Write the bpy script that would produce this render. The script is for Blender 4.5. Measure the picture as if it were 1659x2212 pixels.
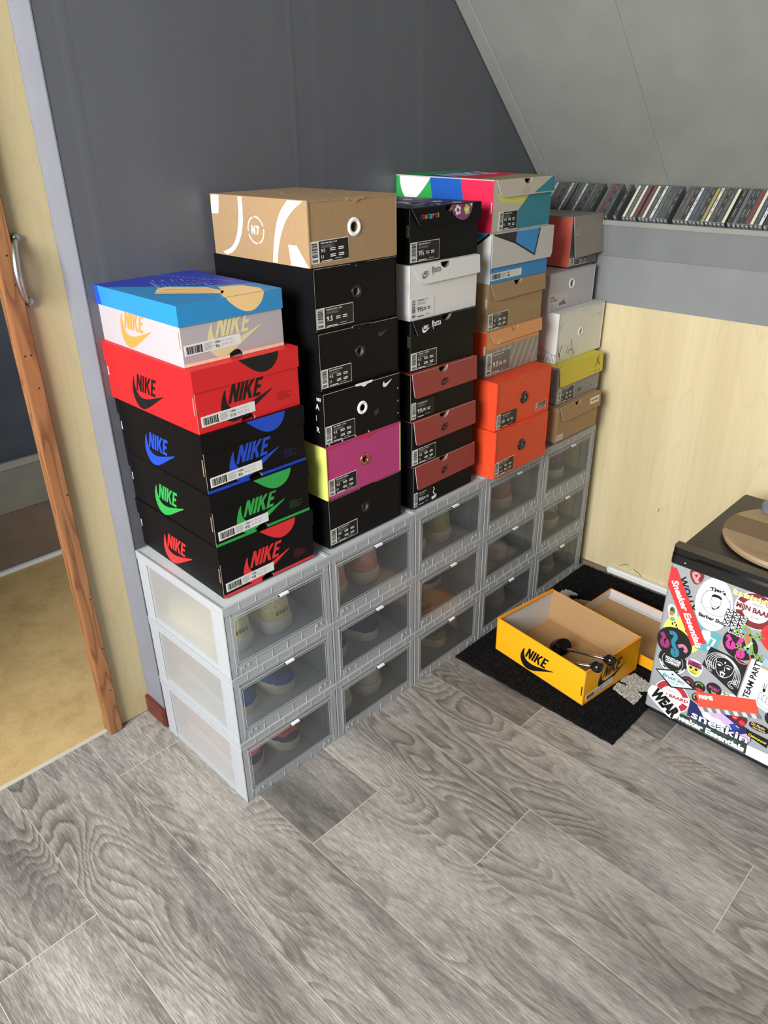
import bpy, bmesh, math, random
from mathutils import Vector, Matrix
from math import sin, cos, pi, radians

random.seed(7)
for _o in list(bpy.data.objects):
    bpy.data.objects.remove(_o)
SC = bpy.context.scene
COL = SC.collection

# ------------------------------------------------------------ camera
cam_d = bpy.data.cameras.new('camera')
cam = bpy.data.objects.new('camera', cam_d)
COL.objects.link(cam)
SC.camera = cam
cam_d.sensor_fit = 'HORIZONTAL'
cam_d.sensor_width = 36.0
cam_d.lens = 36.0 * 1599.15 / 1659.0
cam_d.clip_start = 0.02
_r = ((0.70035363, -0.71368103, -0.01281328),
      (-0.33296712, -0.31076575, -0.89025701),
      (0.63137761, 0.62776113, -0.45527824))
cam.matrix_world = Matrix((
    (_r[0][0], -_r[1][0], -_r[2][0], -0.65508),
    (_r[0][1], -_r[1][1], -_r[2][1], -1.12135),
    (_r[0][2], -_r[1][2], -_r[2][2], 1.41481),
    (0, 0, 0, 1)))

# ------------------------------------------------------------ world, lights, exposure
W = bpy.data.worlds.new('world')
SC.world = W
W.use_nodes = True
_bg = W.node_tree.nodes['Background']
_bg.inputs[0].default_value = (0.975, 0.985, 0.985, 1)
_bg.inputs[1].default_value = 0.95

def area(name, loc, target, sx, sy, power, color):
    l = bpy.data.lights.new(name, 'AREA')
    l.shape = 'RECTANGLE'
    l.size, l.size_y, l.energy, l.color = sx, sy, power, color
    o = bpy.data.objects.new(name, l)
    COL.objects.link(o)
    o.location = loc
    o.rotation_euler = (Vector(target) - Vector(loc)).to_track_quat('-Z', 'Y').to_euler()
    return o
# daylight from the window on the left of the room
area('window_light', (-2.3, -0.68, 2.0), (0.3, -0.5, 0.1), 1.5, 1.4, 175, (0.985, 0.99, 1.0))

SC.view_settings.view_transform = 'Standard'
SC.view_settings.look = 'None'
SC.view_settings.gamma = 1.0
SC.view_settings.use_curve_mapping = False
SC.view_settings.exposure = 0.27
SC.cycles.use_denoising = True
SC.cycles.transparent_max_bounces = 24
SC.cycles.max_bounces = 9
SC.cycles.diffuse_bounces = 4
SC.cycles.transmission_bounces = 8
SC.cycles.caustics_reflective = False
SC.cycles.caustics_refractive = False

# ------------------------------------------------------------ materials
def lin(c):
    c = c / 255.0
    return c / 12.92 if c <= 0.04045 else ((c + 0.055) / 1.055) ** 2.4
def rgb(r, g, b):
    return (lin(r), lin(g), lin(b), 1.0)
MATS = {}
def mat(name, col, rough=0.6, metal=0.0, spec=0.5, noise=0.0, nscale=60.0, bump=0.0, bscale=200.0):
    if name in MATS:
        return MATS[name]
    m = bpy.data.materials.new(name)
    m.use_nodes = True
    nt = m.node_tree
    b = nt.nodes['Principled BSDF']
    b.inputs['Base Color'].default_value = rgb(*col)
    b.inputs['Roughness'].default_value = rough
    b.inputs['Metallic'].default_value = metal
    b.inputs['Specular IOR Level'].default_value = spec
    tc = nt.nodes.new('ShaderNodeTexCoord')
    if noise > 0:
        n = nt.nodes.new('ShaderNodeTexNoise')
        n.inputs['Scale'].default_value = nscale
        n.inputs['Detail'].default_value = 5
        nt.links.new(tc.outputs['Object'], n.inputs['Vector'])
        r = nt.nodes.new('ShaderNodeValToRGB')
        c = rgb(*col)
        r.color_ramp.elements[0].position = 0.3
        r.color_ramp.elements[1].position = 0.7
        r.color_ramp.elements[0].color = tuple(x * (1 - noise) for x in c[:3]) + (1,)
        r.color_ramp.elements[1].color = tuple(min(1, x * (1 + noise)) for x in c[:3]) + (1,)
        nt.links.new(n.outputs['Fac'], r.inputs[0])
        nt.links.new(r.outputs[0], b.inputs['Base Color'])
    if bump > 0:
        n2 = nt.nodes.new('ShaderNodeTexNoise')
        n2.inputs['Scale'].default_value = bscale
        n2.inputs['Detail'].default_value = 3
        nt.links.new(tc.outputs['Object'], n2.inputs['Vector'])
        bp = nt.nodes.new('ShaderNodeBump')
        bp.inputs['Strength'].default_value = bump
        bp.inputs['Distance'].default_value = 0.002
        nt.links.new(n2.outputs['Fac'], bp.inputs['Height'])
        nt.links.new(bp.outputs[0], b.inputs['Normal'])
    MATS[name] = m
    return m

def nodes_of(name, rough=0.6):
    m = bpy.data.materials.new(name)
    m.use_nodes = True
    nt = m.node_tree
    b = nt.nodes['Principled BSDF']
    b.inputs['Roughness'].default_value = rough
    MATS[name] = m
    return m, nt, b
def N(nt, t, **kw):
    n = nt.nodes.new(t)
    for k, v in kw.items():
        if k in n.inputs:
            n.inputs[k].default_value = v
        else:
            setattr(n, k, v)
    return n
def ramp(nt, stops):
    r = nt.nodes.new('ShaderNodeValToRGB')
    e = r.color_ramp.elements
    while len(e) < len(stops):
        e.new(0.5)
    for i, (p, c) in enumerate(stops):
        e[i].position = p
        e[i].color = c if len(c) == 4 else (*c, 1)
    return r
def math_n(nt, op, a, b=None):
    n = nt.nodes.new('ShaderNodeMath')
    n.operation = op
    for i, v in enumerate((a, b)):
        if v is None:
            continue
        if isinstance(v, (int, float)):
            n.inputs[i].default_value = v
        else:
            nt.links.new(v, n.inputs[i])
    return n.outputs[0]
def mixc(nt, fac, a, b, blend='MIX'):
    n = nt.nodes.new('ShaderNodeMix')
    n.data_type = 'RGBA'
    n.blend_type = blend
    for i, v in ((0, fac), (6, a), (7, b)):
        if isinstance(v, (int, float)):
            n.inputs[i].default_value = v
        elif isinstance(v, tuple):
            n.inputs[i].default_value = v
        else:
            nt.links.new(v, n.inputs[i])
    return n.outputs[2]

# grey oak plank floor; uv = metres along / across the plank, attribute 'seed' differs per plank
def floor_material():
    m, nt, b = nodes_of('grey_oak_planks', 0.48)
    L = nt.links.new
    uv = N(nt, 'ShaderNodeUVMap', uv_map='plank')
    sd = N(nt, 'ShaderNodeAttribute', attribute_name='seed')
    sep = N(nt, 'ShaderNodeSeparateXYZ')
    L(uv.outputs[0], sep.inputs[0])
    U, V = sep.outputs[0], sep.outputs[1]
    so = math_n(nt, 'MULTIPLY', sd.outputs['Fac'], 37.0)
    def coord(su, sv, sz=0.0):
        c = N(nt, 'ShaderNodeCombineXYZ')
        L(math_n(nt, 'MULTIPLY', U, su), c.inputs[0])
        L(math_n(nt, 'MULTIPLY', V, sv), c.inputs[1])
        L(math_n(nt, 'ADD', so, sz), c.inputs[2])
        return c.outputs[0]
    # tall contour field -> cathedral rings
    f = N(nt, 'ShaderNodeTexNoise', Scale=1.0, Detail=1.5, Roughness=0.45, Distortion=0.35)
    L(coord(1.9, 6.5), f.inputs['Vector'])
    fine = N(nt, 'ShaderNodeTexNoise', Scale=1.0, Detail=3.0, Roughness=0.6)
    L(coord(9, 60, 3), fine.inputs['Vector'])
    h = math_n(nt, 'ADD', math_n(nt, 'MULTIPLY', f.outputs['Fac'], 24.0), math_n(nt, 'MULTIPLY', fine.outputs['Fac'], 0.8))
    ring = math_n(nt, 'FRACT', h)
    rr = ramp(nt, [(0.0, (0.0,) * 3), (0.55, (0.75,) * 3), (0.86, (1,) * 3), (1.0, (0.0,) * 3)])
    L(ring, rr.inputs[0])
    # where rings are strong
    mk = N(nt, 'ShaderNodeTexNoise', Scale=1.0, Detail=1.0)
    L(coord(1.3, 4.0, 9), mk.inputs['Vector'])
    mr = ramp(nt, [(0.40, (0.15,) * 3), (0.58, (1,) * 3)])
    L(mk.outputs['Fac'], mr.inputs[0])
    # fine streak pores
    st = N(nt, 'ShaderNodeTexNoise', Scale=1.0, Detail=4.0, Roughness=0.7)
    L(coord(34, 640, 5), st.inputs['Vector'])
    sr = ramp(nt, [(0.36, (0.0,) * 3), (0.62, (1,) * 3)])
    L(st.outputs['Fac'], sr.inputs[0])
    st2 = N(nt, 'ShaderNodeTexNoise', Scale=1.0, Detail=5.0, Roughness=0.65)
    L(coord(5, 50, 6), st2.inputs['Vector'])
    # broad tone
    bt = N(nt, 'ShaderNodeTexNoise', Scale=1.0, Detail=3.0)
    L(coord(2.2, 7.0, 12), bt.inputs['Vector'])
    base = ramp(nt, [(0.30, rgb(90, 87, 84)), (0.43, rgb(134, 130, 125)), (0.53, rgb(172, 168, 162)), (0.66, rgb(198, 191, 182))])
    tone = math_n(nt, 'ADD', math_n(nt, 'MULTIPLY', bt.outputs['Fac'], 0.6),
                  math_n(nt, 'ADD', math_n(nt, 'MULTIPLY', st2.outputs['Fac'], 0.35),
                         math_n(nt, 'MULTIPLY', math_n(nt, 'SUBTRACT', sd.outputs['Fac'], 0.5), 0.16)))
    L(tone, base.inputs[0])
    c1 = mixc(nt, math_n(nt, 'MULTIPLY', mr.outputs[0], 0.62), base.outputs[0],
              mixc(nt, rr.outputs[0], rgb(78, 72, 67), rgb(178, 169, 158)))
    c2 = mixc(nt, math_n(nt, 'MULTIPLY', math_n(nt, 'SUBTRACT', 1.0, sr.outputs[0]), 0.66), c1, rgb(64, 60, 57))
    sr2 = ramp(nt, [(0.6, (0,) * 3), (0.74, (1,) * 3)])
    L(st.outputs['Fac'], sr2.inputs[0])
    c2 = mixc(nt, math_n(nt, 'MULTIPLY', sr2.outputs[0], 0.55), c2, rgb(214, 207, 197))
    # knots
    vo = N(nt, 'ShaderNodeTexVoronoi', Scale=1.0)
    L(coord(2.2, 7.0, 2), vo.inputs['Vector'])
    nk = N(nt, 'ShaderNodeTexNoise', Scale=1.0, Detail=4.0)
    L(coord(30, 60, 2), nk.inputs['Vector'])
    kd = math_n(nt, 'ADD', vo.outputs['Distance'], math_n(nt, 'MULTIPLY', nk.outputs['Fac'], 0.10))
    kr = ramp(nt, [(0.08, (1,) * 3), (0.19, (0,) * 3)])
    L(kd, kr.inputs[0])
    c3 = mixc(nt, math_n(nt, 'MULTIPLY', kr.outputs[0], 0.6), c2, rgb(66, 61, 57))
    L(c3, b.inputs['Base Color'])
    hgt = math_n(nt, 'ADD', math_n(nt, 'MULTIPLY', sr.outputs[0], 0.6), math_n(nt, 'MULTIPLY', math_n(nt, 'MULTIPLY', rr.outputs[0], mr.outputs[0]), 0.6))
    bp = N(nt, 'ShaderNodeBump', Strength=0.35, Distance=0.0012)
    L(hgt, bp.inputs['Height'])
    L(bp.outputs[0], b.inputs['Normal'])
    b.inputs['Specular IOR Level'].default_value = 0.45
    return m

def maple(name, vert_axis='Z', across='X', c0=(200, 184, 143), c1=(218, 203, 163)):
    m, nt, b = nodes_of(name, 0.42)
    L = nt.links.new
    tc = N(nt, 'ShaderNodeTexCoord')
    def mp(sa, sz):
        mm = N(nt, 'ShaderNodeMapping')
        mm.inputs['Scale'].default_value = (sa, sa, sz)
        L(tc.outputs['Object'], mm.inputs[0])
        return mm.outputs[0]
    f = N(nt, 'ShaderNodeTexNoise', Scale=1.0, Detail=2.0, Roughness=0.4)
    L(mp(5.0, 1.0), f.inputs['Vector'])
    ring = math_n(nt, 'FRACT', math_n(nt, 'MULTIPLY', f.outputs['Fac'], 17.0))
    rr = ramp(nt, [(0.0, (0.0,) * 3), (0.85, (0.15,) * 3), (0.95, (1.0,) * 3), (1.0, (0.0,) * 3)])
    L(ring, rr.inputs[0])
    s = N(nt, 'ShaderNodeTexNoise', Scale=1.0, Detail=4.0, Roughness=0.6)
    L(mp(70, 2.2), s.inputs['Vector'])
    bt = N(nt, 'ShaderNodeTexNoise', Scale=1.0, Detail=1.0)
    L(mp(6, 0.4), bt.inputs['Vector'])
    base = ramp(nt, [(0.35, rgb(*c0)), (0.65, rgb(*c1))])
    L(math_n(nt, 'ADD', math_n(nt, 'MULTIPLY', s.outputs['Fac'], 0.35), math_n(nt, 'MULTIPLY', bt.outputs['Fac'], 0.65)), base.inputs[0])
    c = mixc(nt, math_n(nt, 'MULTIPLY', rr.outputs[0], 0.16), base.outputs[0], rgb(c0[0] - 26, c0[1] - 32, c0[2] - 30))
    L(c, b.inputs['Base Color'])
    return m

def timber(name, c0, c1, c2, axis=2, sc=1.0):
    m, nt, b = nodes_of(name, 0.55)
    L = nt.links.new
    tc = N(nt, 'ShaderNodeTexCoord')
    def mp(sa, sl):
        mm = N(nt, 'ShaderNodeMapping')
        v = [sa * sc] * 3
        v[axis] = sl * sc
        mm.inputs['Scale'].default_value = v
        L(tc.outputs['Object'], mm.inputs[0])
        return mm.outputs[0]
    f = N(nt, 'ShaderNodeTexNoise', Scale=1.0, Detail=2.0, Roughness=0.5)
    L(mp(16, 1.6), f.inputs['Vector'])
    ring = math_n(nt, 'FRACT', math_n(nt, 'MULTIPLY', f.outputs['Fac'], 9.0))
    base = ramp(nt, [(0.0, rgb(*c0)), (0.6, rgb(*c1)), (0.93, rgb(*c2)), (1.0, rgb(*c0))])
    L(ring, base.inputs[0])
    s = N(nt, 'ShaderNodeTexNoise', Scale=1.0, Detail=4.0)
    L(mp(180, 6), s.inputs['Vector'])
    c = mixc(nt, math_n(nt, 'MULTIPLY', s.outputs['Fac'], 0.28), base.outputs[0], rgb(*c2))
    L(c, b.inputs['Base Color'])
    return m

def plaster(name, col, streak=0.0, bump=0.4):
    m, nt, b = nodes_of(name, 0.62 if streak < .5 else 0.42)
    L = nt.links.new
    tc = N(nt, 'ShaderNodeTexCoord')
    mm = N(nt, 'ShaderNodeMapping')
    mm.inputs['Scale'].default_value = (7.0, 7.0, 0.35)
    L(tc.outputs['Object'], mm.inputs[0])
    n = N(nt, 'ShaderNodeTexNoise', Scale=1.0, Detail=3.0)
    L(mm.outputs[0], n.inputs['Vector'])
    n2 = N(nt, 'ShaderNodeTexNoise', Scale=9.0, Detail=4.0)
    L(tc.outputs['Object'], n2.inputs['Vector'])
    k = 0.10
    a = tuple(x * (1 - k) for x in rgb(*col)[:3]) + (1,)
    c = tuple(x * (1 + k) for x in rgb(*col)[:3]) + (1,)
    r = ramp(nt, [(0.3, a), (0.7, c)])
    L(math_n(nt, 'ADD', math_n(nt, 'MULTIPLY', n.outputs['Fac'], 0.5 + streak * 0.3), math_n(nt, 'MULTIPLY', n2.outputs['Fac'], 0.5 - streak * 0.3)), r.inputs[0])
    L(r.outputs[0], b.inputs['Base Color'])
    n3 = N(nt, 'ShaderNodeTexNoise', Scale=420.0, Detail=2.0)
    L(tc.outputs['Object'], n3.inputs['Vector'])
    bp = N(nt, 'ShaderNodeBump', Strength=bump, Distance=0.0006)
    L(math_n(nt, 'ADD', n3.outputs['Fac'], math_n(nt, 'MULTIPLY', n.outputs['Fac'], 3.0)), bp.inputs['Height'])
    L(bp.outputs[0], b.inputs['Normal'])
    return m

def plastic_sheet(name, white, transp, gloss, tint=(0.93, 0.96, 1.0), rough=0.25, trans=0.5):
    """thin clear or frosted polypropylene: part see-through, part milky, a little shine"""
    m = bpy.data.materials.new(name)
    m.use_nodes = True
    nt = m.node_tree
    nt.nodes.clear()
    L = nt.links.new
    out = nt.nodes.new('ShaderNodeOutputMaterial')
    tr = N(nt, 'ShaderNodeBsdfTransparent')
    tr.inputs[0].default_value = (*[0.97 * t for t in tint], 1)
    di = N(nt, 'ShaderNodeBsdfDiffuse')
    di.inputs[0].default_value = (*[0.93 * t for t in tint], 1)
    tl = N(nt, 'ShaderNodeBsdfTranslucent')
    tl.inputs[0].default_value = (*[0.97 * t for t in tint], 1)
    gl = N(nt, 'ShaderNodeBsdfGlossy')
    gl.inputs['Roughness'].default_value = rough
    m1 = nt.nodes.new('ShaderNodeMixShader')
    m1.inputs[0].default_value = trans
    L(di.outputs[0], m1.inputs[1]); L(tl.outputs[0], m1.inputs[2])
    m2 = nt.nodes.new('ShaderNodeMixShader')
    m2.inputs[0].default_value = transp
    L(m1.outputs[0], m2.inputs[1]); L(tr.outputs[0], m2.inputs[2])
    fr = N(nt, 'ShaderNodeFresnel')
    fr.inputs[0].default_value = 1.35
    m3 = nt.nodes.new('ShaderNodeMixShader')
    L(math_n(nt, 'MULTIPLY', fr.outputs[0], gloss), m3.inputs[0])
    L(m2.outputs[0], m3.inputs[1]); L(gl.outputs[0], m3.inputs[2])
    L(m3.outputs[0], out.inputs[0])
    MATS[name] = m
    return m

# ------------------------------------------------------------ mesh builder
class MB:
    def __init__(s):
        s.v, s.f, s.m, s.mats = [], [], [], []
    def mi(s, m):
        if m not in s.mats:
            s.mats.append(m)
        return s.mats.index(m)
    def face(s, pts, m):
        n = len(s.v)
        s.v += [tuple(p) for p in pts]
        s.f.append(tuple(range(n, n + len(pts))))
        s.m.append(s.mi(m))
    def raw(s, vs, fs, m):
        n = len(s.v)
        s.v += [tuple(p) for p in vs]
        i = s.mi(m)
        for f in fs:
            s.f.append(tuple(n + k for k in f))
            s.m.append(i)
    def box(s, x0, y0, z0, x1, y1, z1, m, b=0.0):
        if b <= 0:
            vs = [(x0, y0, z0), (x1, y0, z0), (x1, y1, z0), (x0, y1, z0), (x0, y0, z1), (x1, y0, z1), (x1, y1, z1), (x0, y1, z1)]
            s.raw(vs, [(0, 3, 2, 1), (4, 5, 6, 7), (0, 1, 5, 4), (1, 2, 6, 5), (2, 3, 7, 6), (3, 0, 4, 7)], m)
            return
        bm = bmesh.new()
        bmesh.ops.create_cube(bm, size=1)
        bmesh.ops.scale(bm, vec=(x1 - x0, y1 - y0, z1 - z0), verts=bm.verts)
        bmesh.ops.translate(bm, vec=((x0 + x1) / 2, (y0 + y1) / 2, (z0 + z1) / 2), verts=bm.verts)
        bmesh.ops.bevel(bm, geom=bm.edges[:], offset=b, segments=2, affect='EDGES', clamp_overlap=True)
        s.bm(bm, m)
    def bm(s, bm, m):
        bm.verts.index_update()
        s.raw([v.co[:] for v in bm.verts], [tuple(v.index for v in f.verts) for f in bm.faces], m)
        bm.free()
    def prism(s, pts, fn, t, m, side=None):
        """2D outline pts extruded: fn(u, v, w) -> 3D, w from 0 to t"""
        n = len(pts)
        a = [fn(u, v, 0) for u, v in pts]
        b = [fn(u, v, t) for u, v in pts]
        s.raw(a + b, [tuple(range(n))[::-1], tuple(range(n, 2 * n))], m)
        s.raw(a + b, [(i, (i + 1) % n, n + (i + 1) % n, n + i) for i in range(n)], side or m)
    def tube(s, pts, r, m, seg=10, cap=True):
        rings = []
        pts = [Vector(p) for p in pts]
        rr = r if isinstance(r, (list, tuple)) else [r] * len(pts)
        for i, p in enumerate(pts):
            d = (pts[min(i + 1, len(pts) - 1)] - pts[max(i - 1, 0)]).normalized()
            a = d.orthogonal().normalized() if i == 0 else (rings[-1][1] - d * rings[-1][1].dot(d)).normalized()
            b = d.cross(a)
            rings.append(([p + (a * cos(2 * pi * k / seg) + b * sin(2 * pi * k / seg)) * rr[i] for k in range(seg)], a))
        vs = [v for rg, _ in rings for v in rg]
        fs = [(i * seg + k, i * seg + (k + 1) % seg, (i + 1) * seg + (k + 1) % seg, (i + 1) * seg + k) for i in range(len(pts) - 1) for k in range(seg)]
        if cap:
            fs += [tuple(range(seg))[::-1], tuple((len(pts) - 1) * seg + k for k in range(seg))]
        s.raw(vs, fs, m)
    def build(s, name, parent=None, smooth=False, loc=None):
        me = bpy.data.meshes.new(name)
        me.from_pydata(s.v, [], s.f)
        for m in s.mats:
            me.materials.append(m)
        me.polygons.foreach_set('material_index', s.m)
        if smooth:
            me.polygons.foreach_set('use_smooth', [True] * len(s.f))
        me.update()
        o = bpy.data.objects.new(name, me)
        COL.objects.link(o)
        if parent is not None:
            o.parent = parent
        if loc is not None:
            o.location = loc
        return o

def smooth_angle(o, deg=35):
    me = o.data
    bm = bmesh.new()
    bm.from_mesh(me)
    bmesh.ops.remove_doubles(bm, verts=bm.verts, dist=1e-5)
    for f in bm.faces:
        f.smooth = True
    for e in bm.edges:
        if len(e.link_faces) == 2:
            e.smooth = e.calc_face_angle(0) < radians(deg)
    bm.to_mesh(me)
    bm.free()
    return o

def tag(o, label=None, cat=None, group=None, kind=None):
    if label: o['label'] = label
    if cat: o['category'] = cat
    if group: o['group'] = group
    if kind: o['kind'] = kind
    return o
def thing(name, label, cat, loc=(0, 0, 0), rot=0.0, group=None):
    o = bpy.data.objects.new(name, None)
    o.empty_display_size = 0.05
    COL.objects.link(o)
    o.location = loc
    o.rotation_euler = (0, 0, rot)
    return tag(o, label, cat, group)
def copy_tree(o, parent=None):
    c = o.copy()
    COL.objects.link(c)
    if parent is not None:
        c.parent = parent
    for ch in list(o.children):
        copy_tree(ch, c)
    return c

# ------------------------------------------------------------ flat graphics: frames, polygons, lettering
class Frame:
    """plane with origin o, axes u, v and outward normal n; layer k floats k*0.25 mm above it"""
    def __init__(s, o, u, v, n):
        s.o, s.u, s.v, s.n = Vector(o), Vector(u), Vector(v), Vector(n)
    def p(s, u, v, k=1):
        return s.o + s.u * u + s.v * v + s.n * (k * 0.00025)
def gpoly(mb, fr, pts, m, k=1):
    mb.face([fr.p(u, v, k) for u, v in pts], m)
def grect(mb, fr, u0, v0, u1, v1, m, k=1):
    gpoly(mb, fr, [(u0, v0), (u1, v0), (u1, v1), (u0, v1)], m, k)
def circ(cx, cy, r, n=24, a0=0.0, a1=2 * pi, ry=None):
    ry = r if ry is None else ry
    closed = abs(a1 - a0 - 2 * pi) < 1e-6
    k = n if closed else n + 1
    return [(cx + r * cos(a0 + (a1 - a0) * i / n), cy + ry * sin(a0 + (a1 - a0) * i / n)) for i in range(k)]
def gring(mb, fr, cx, cy, r0, r1, m, k=1, a0=0, a1=2 * pi, n=32, ry=1.0):
    for i in range(n):
        a, b = a0 + (a1 - a0) * i / n, a0 + (a1 - a0) * (i + 1) / n
        gpoly(mb, fr, [(cx + r0 * cos(a), cy + ry * r0 * sin(a)), (cx + r1 * cos(a), cy + ry * r1 * sin(a)),
                       (cx + r1 * cos(b), cy + ry * r1 * sin(b)), (cx + r0 * cos(b), cy + ry * r0 * sin(b))], m, k)
def gline(mb, fr, pts, w, m, k=1):
    """ribbon of width w along a polyline, joints mitred, ends slightly extended"""
    q = [Vector((p[0], p[1])) for p in pts]
    L, R = [], []
    for i, p in enumerate(q):
        a = (p - q[i - 1]).normalized() if i > 0 else None
        c = (q[i + 1] - p).normalized() if i < len(q) - 1 else None
        if a is None: a = c
        if c is None: c = a
        t = (a + c)
        t = t.normalized() if t.length > 1e-6 else a
        nrm = Vector((-t.y, t.x))
        d = max(.45, nrm.dot(Vector((-a.y, a.x))))
        L.append(p + nrm * (w / 2 / d)); R.append(p - nrm * (w / 2 / d))
    for i in range(len(q) - 1):
        gpoly(mb, fr, [tuple(R[i]), tuple(R[i + 1]), tuple(L[i + 1]), tuple(L[i])], m, k)
def chaikin(pts, n=2, closed=False):
    for _ in range(n):
        out = [] if closed else [pts[0]]
        rng = range(len(pts)) if closed else range(len(pts) - 1)
        for i in rng:
            a, b = pts[i], pts[(i + 1) % len(pts)]
            out += [(a[0] * .75 + b[0] * .25, a[1] * .75 + b[1] * .25), (a[0] * .25 + b[0] * .75, a[1] * .25 + b[1] * .75)]
        if not closed:
            out.append(pts[-1])
        pts = out
    return pts

_TC = {}
def text_geo(s, bold=0.0):
    key = (s, bold)
    if key not in _TC:
        cu = bpy.data.curves.new('t', 'FONT')
        cu.body = s
        cu.size = 1.0
        cu.offset = bold
        cu.resolution_u = 2
        o = bpy.data.objects.new('t', cu)
        COL.objects.link(o)
        bpy.context.view_layer.update()
        dg = bpy.context.evaluated_depsgraph_get()
        me = bpy.data.meshes.new_from_object(o.evaluated_get(dg))
        vs = [(v.co.x, v.co.y) for v in me.vertices]
        fs = [tuple(p.vertices) for p in me.polygons]
        bpy.data.objects.remove(o)
        bpy.data.curves.remove(cu)
        bpy.data.meshes.remove(me)
        x0 = min([v[0] for v in vs] or [0]); x1 = max([v[0] for v in vs] or [1])
        _TC[key] = ([(x - x0, y) for x, y in vs], fs, (x1 - x0) or 1)
    return _TC[key]
def gtext(mb, fr, s, u, v, h, m, k=3, ang=0.0, width=None, shear=0.0, bold=0.012, arc=None):
    """lettering of cap height h from (u, v); width squeezes the line to a length; arc=(radius) bends it"""
    vs, fs, w = text_geo(s, bold)
    sy = h / 0.70
    sx = (width / w) if width else sy
    out = []
    for x, y in vs:
        X, Y = x * sx, y * sy
        X += Y * shear
        if arc:
            a = (X - w * sx / 2) / arc
            X, Y = (arc + Y) * sin(a) + w * sx / 2, (arc + Y) * cos(a) - arc
        out.append(fr.p(u + X * cos(ang) - Y * sin(ang), v + X * sin(ang) + Y * cos(ang), k))
    mb.raw(out, fs, m)

NIKE = [[(0, 0), (0, 1), (.2, 1), (.4, .48), (.4, 1), (.58, 1), (.58, 0), (.4, 0), (.18, .56), (.18, 0)],
        [(.65, 0), (.65, 1), (.84, 1), (.84, 0)],
        [(.91, 0), (.91, 1), (1.10, 1), (1.10, .62), (1.30, 1), (1.52, 1), (1.27, .55), (1.56, 0), (1.34, 0), (1.14, .42), (1.10, .36), (1.10, 0)],
        [(1.60, 0), (1.60, 1), (2.08, 1), (2.08, .82), (1.79, .82), (1.79, .60), (2.02, .60), (2.02, .42), (1.79, .42), (1.79, .18), (2.10, .18), (2.10, 0)]]
SWOOSH = chaikin([(1.0, .36), (.74, .22), (.42, .04), (.26, -.02), (.12, -.01), (.02, .08), (-.02, .22), (.02, .38), (.10, .52),
                  (.085, .40), (.095, .29), (.15, .20), (.26, .165), (.42, .18), (.68, .255)], 2, True)
def nike_logo(mb, fr, u, v, L, m, k=1, mirror=False):
    for g in NIKE:
        gpoly(mb, fr, [(u + L * (.115 + x * .272 + y * .10), v + L * (.27 + y * .28)) for x, y in g], m, k + .4)
    gpoly(mb, fr, [(u + L * x, v + L * y) for x, y in SWOOSH], m, k)
TICK = chaikin([(1.0, .62), (.45, .1), (.28, 0), (.1, .02), (.0, .2), (.06, .42), (.16, .55), (.15, .38), (.26, .28), (.5, .36)], 2, True)
def tick(mb, fr, u, v, L, m, k=1):
    gpoly(mb, fr, [(u + L * x, v + L * .8 * y) for x, y in TICK], m, k)
def bars(mb, fr, u0, v0, u1, v1, m, vert=True, k=3, seed=0):
    r = random.Random(seed)
    t = u0 if vert else v0
    end = u1 if vert else v1
    unit = (end - t) / 34
    while t < end:
        w = unit * r.choice((.6, 1, 1.6, 2.2))
        a, b = t, min(end, t + w)
        if vert: grect(mb, fr, a, v0, b, v1, m, k)
        else: grect(mb, fr, u0, a, u1, b, m, k)
        t = b + unit * r.choice((.6, 1, 1.4))
# ============================================================ SETTING
SLOPE = 0.984
def ceil_z(x):
    return 1.3133 + SLOPE * (1.5608 - x)
_n = Vector((SLOPE, 0, 1)).normalized()          # up-and-out normal of the sloping ceiling

# ---- plank floor
PX0, PW = -0.38365, 0.20782
FLOOR = floor_material()
gap_m = mat('pale_plank_gap', (196, 190, 178), 0.7)
def build_floor():
    L = 1.285
    offs = {1: 0.300, 2: -0.198, 3: -0.493, 4: -0.925, -1: -0.006, 5: -0.320, 6: -0.614}
    rnd = random.Random(3)
    vs, fs, uvs, seeds, mi = [], [], [], [], []
    def quad(x0, y0, x1, y1, z, m, uv, sd):
        n = len(vs)
        vs.extend([(x0, y0, z), (x1, y0, z), (x1, y1, z), (x0, y1, z)])
        fs.append((n, n + 1, n + 2, n + 3)); uvs.extend(uv); seeds.extend([sd] * 4); mi.append(m)
    g = 0.0009
    for r in range(-12, 11):
        x0, x1 = PX0 + r * PW, PX0 + (r + 1) * PW
        if r >= 6: x1 = min(x1, 1.56)
        if x0 >= 1.56: break
        top = 0.47 if r <= 1 else 0.378
        off = offs.get(r, None)
        if off is None:
            off = 0.69 if r == 0 else rnd.uniform(-1, 0)
        y = off
        while y < 0.47: y += L
        while y > -2.6:
            a, b = y - L, y
            sd = rnd.random()
            b2, a2 = min(b, top), max(a, -2.8)
            if b2 > a2:
                u0, u1 = a2 - a, b2 - a
                quad(x0 + g, a2 + g, x1 - g, b2 - g, 0, 0, [(u0, 0), (u0, PW), (u1, PW), (u1, 0)], sd)
            y -= L
    quad(-2.75, -2.82, 1.56, 0.47, -0.0006, 1, [(0, 0)] * 4, 0)
    me = bpy.data.meshes.new('floor')
    me.from_pydata(vs, [], fs)
    me.materials.append(FLOOR); me.materials.append(gap_m)
    me.polygons.foreach_set('material_index', mi)
    uvl = me.uv_layers.new(name='plank')
    for i, lp in enumerate(me.loops):
        uvl.data[i].uv = uvs[lp.vertex_index]
    at = me.attributes.new('seed', 'FLOAT', 'POINT')
    at.data.foreach_set('value', seeds)
    o = bpy.data.objects.new('floor', me)
    COL.objects.link(o)
    tag(o, kind='structure')
build_floor()

def struct(name, mb, **k):
    return tag(mb.build(name, **k), kind='structure')

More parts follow.
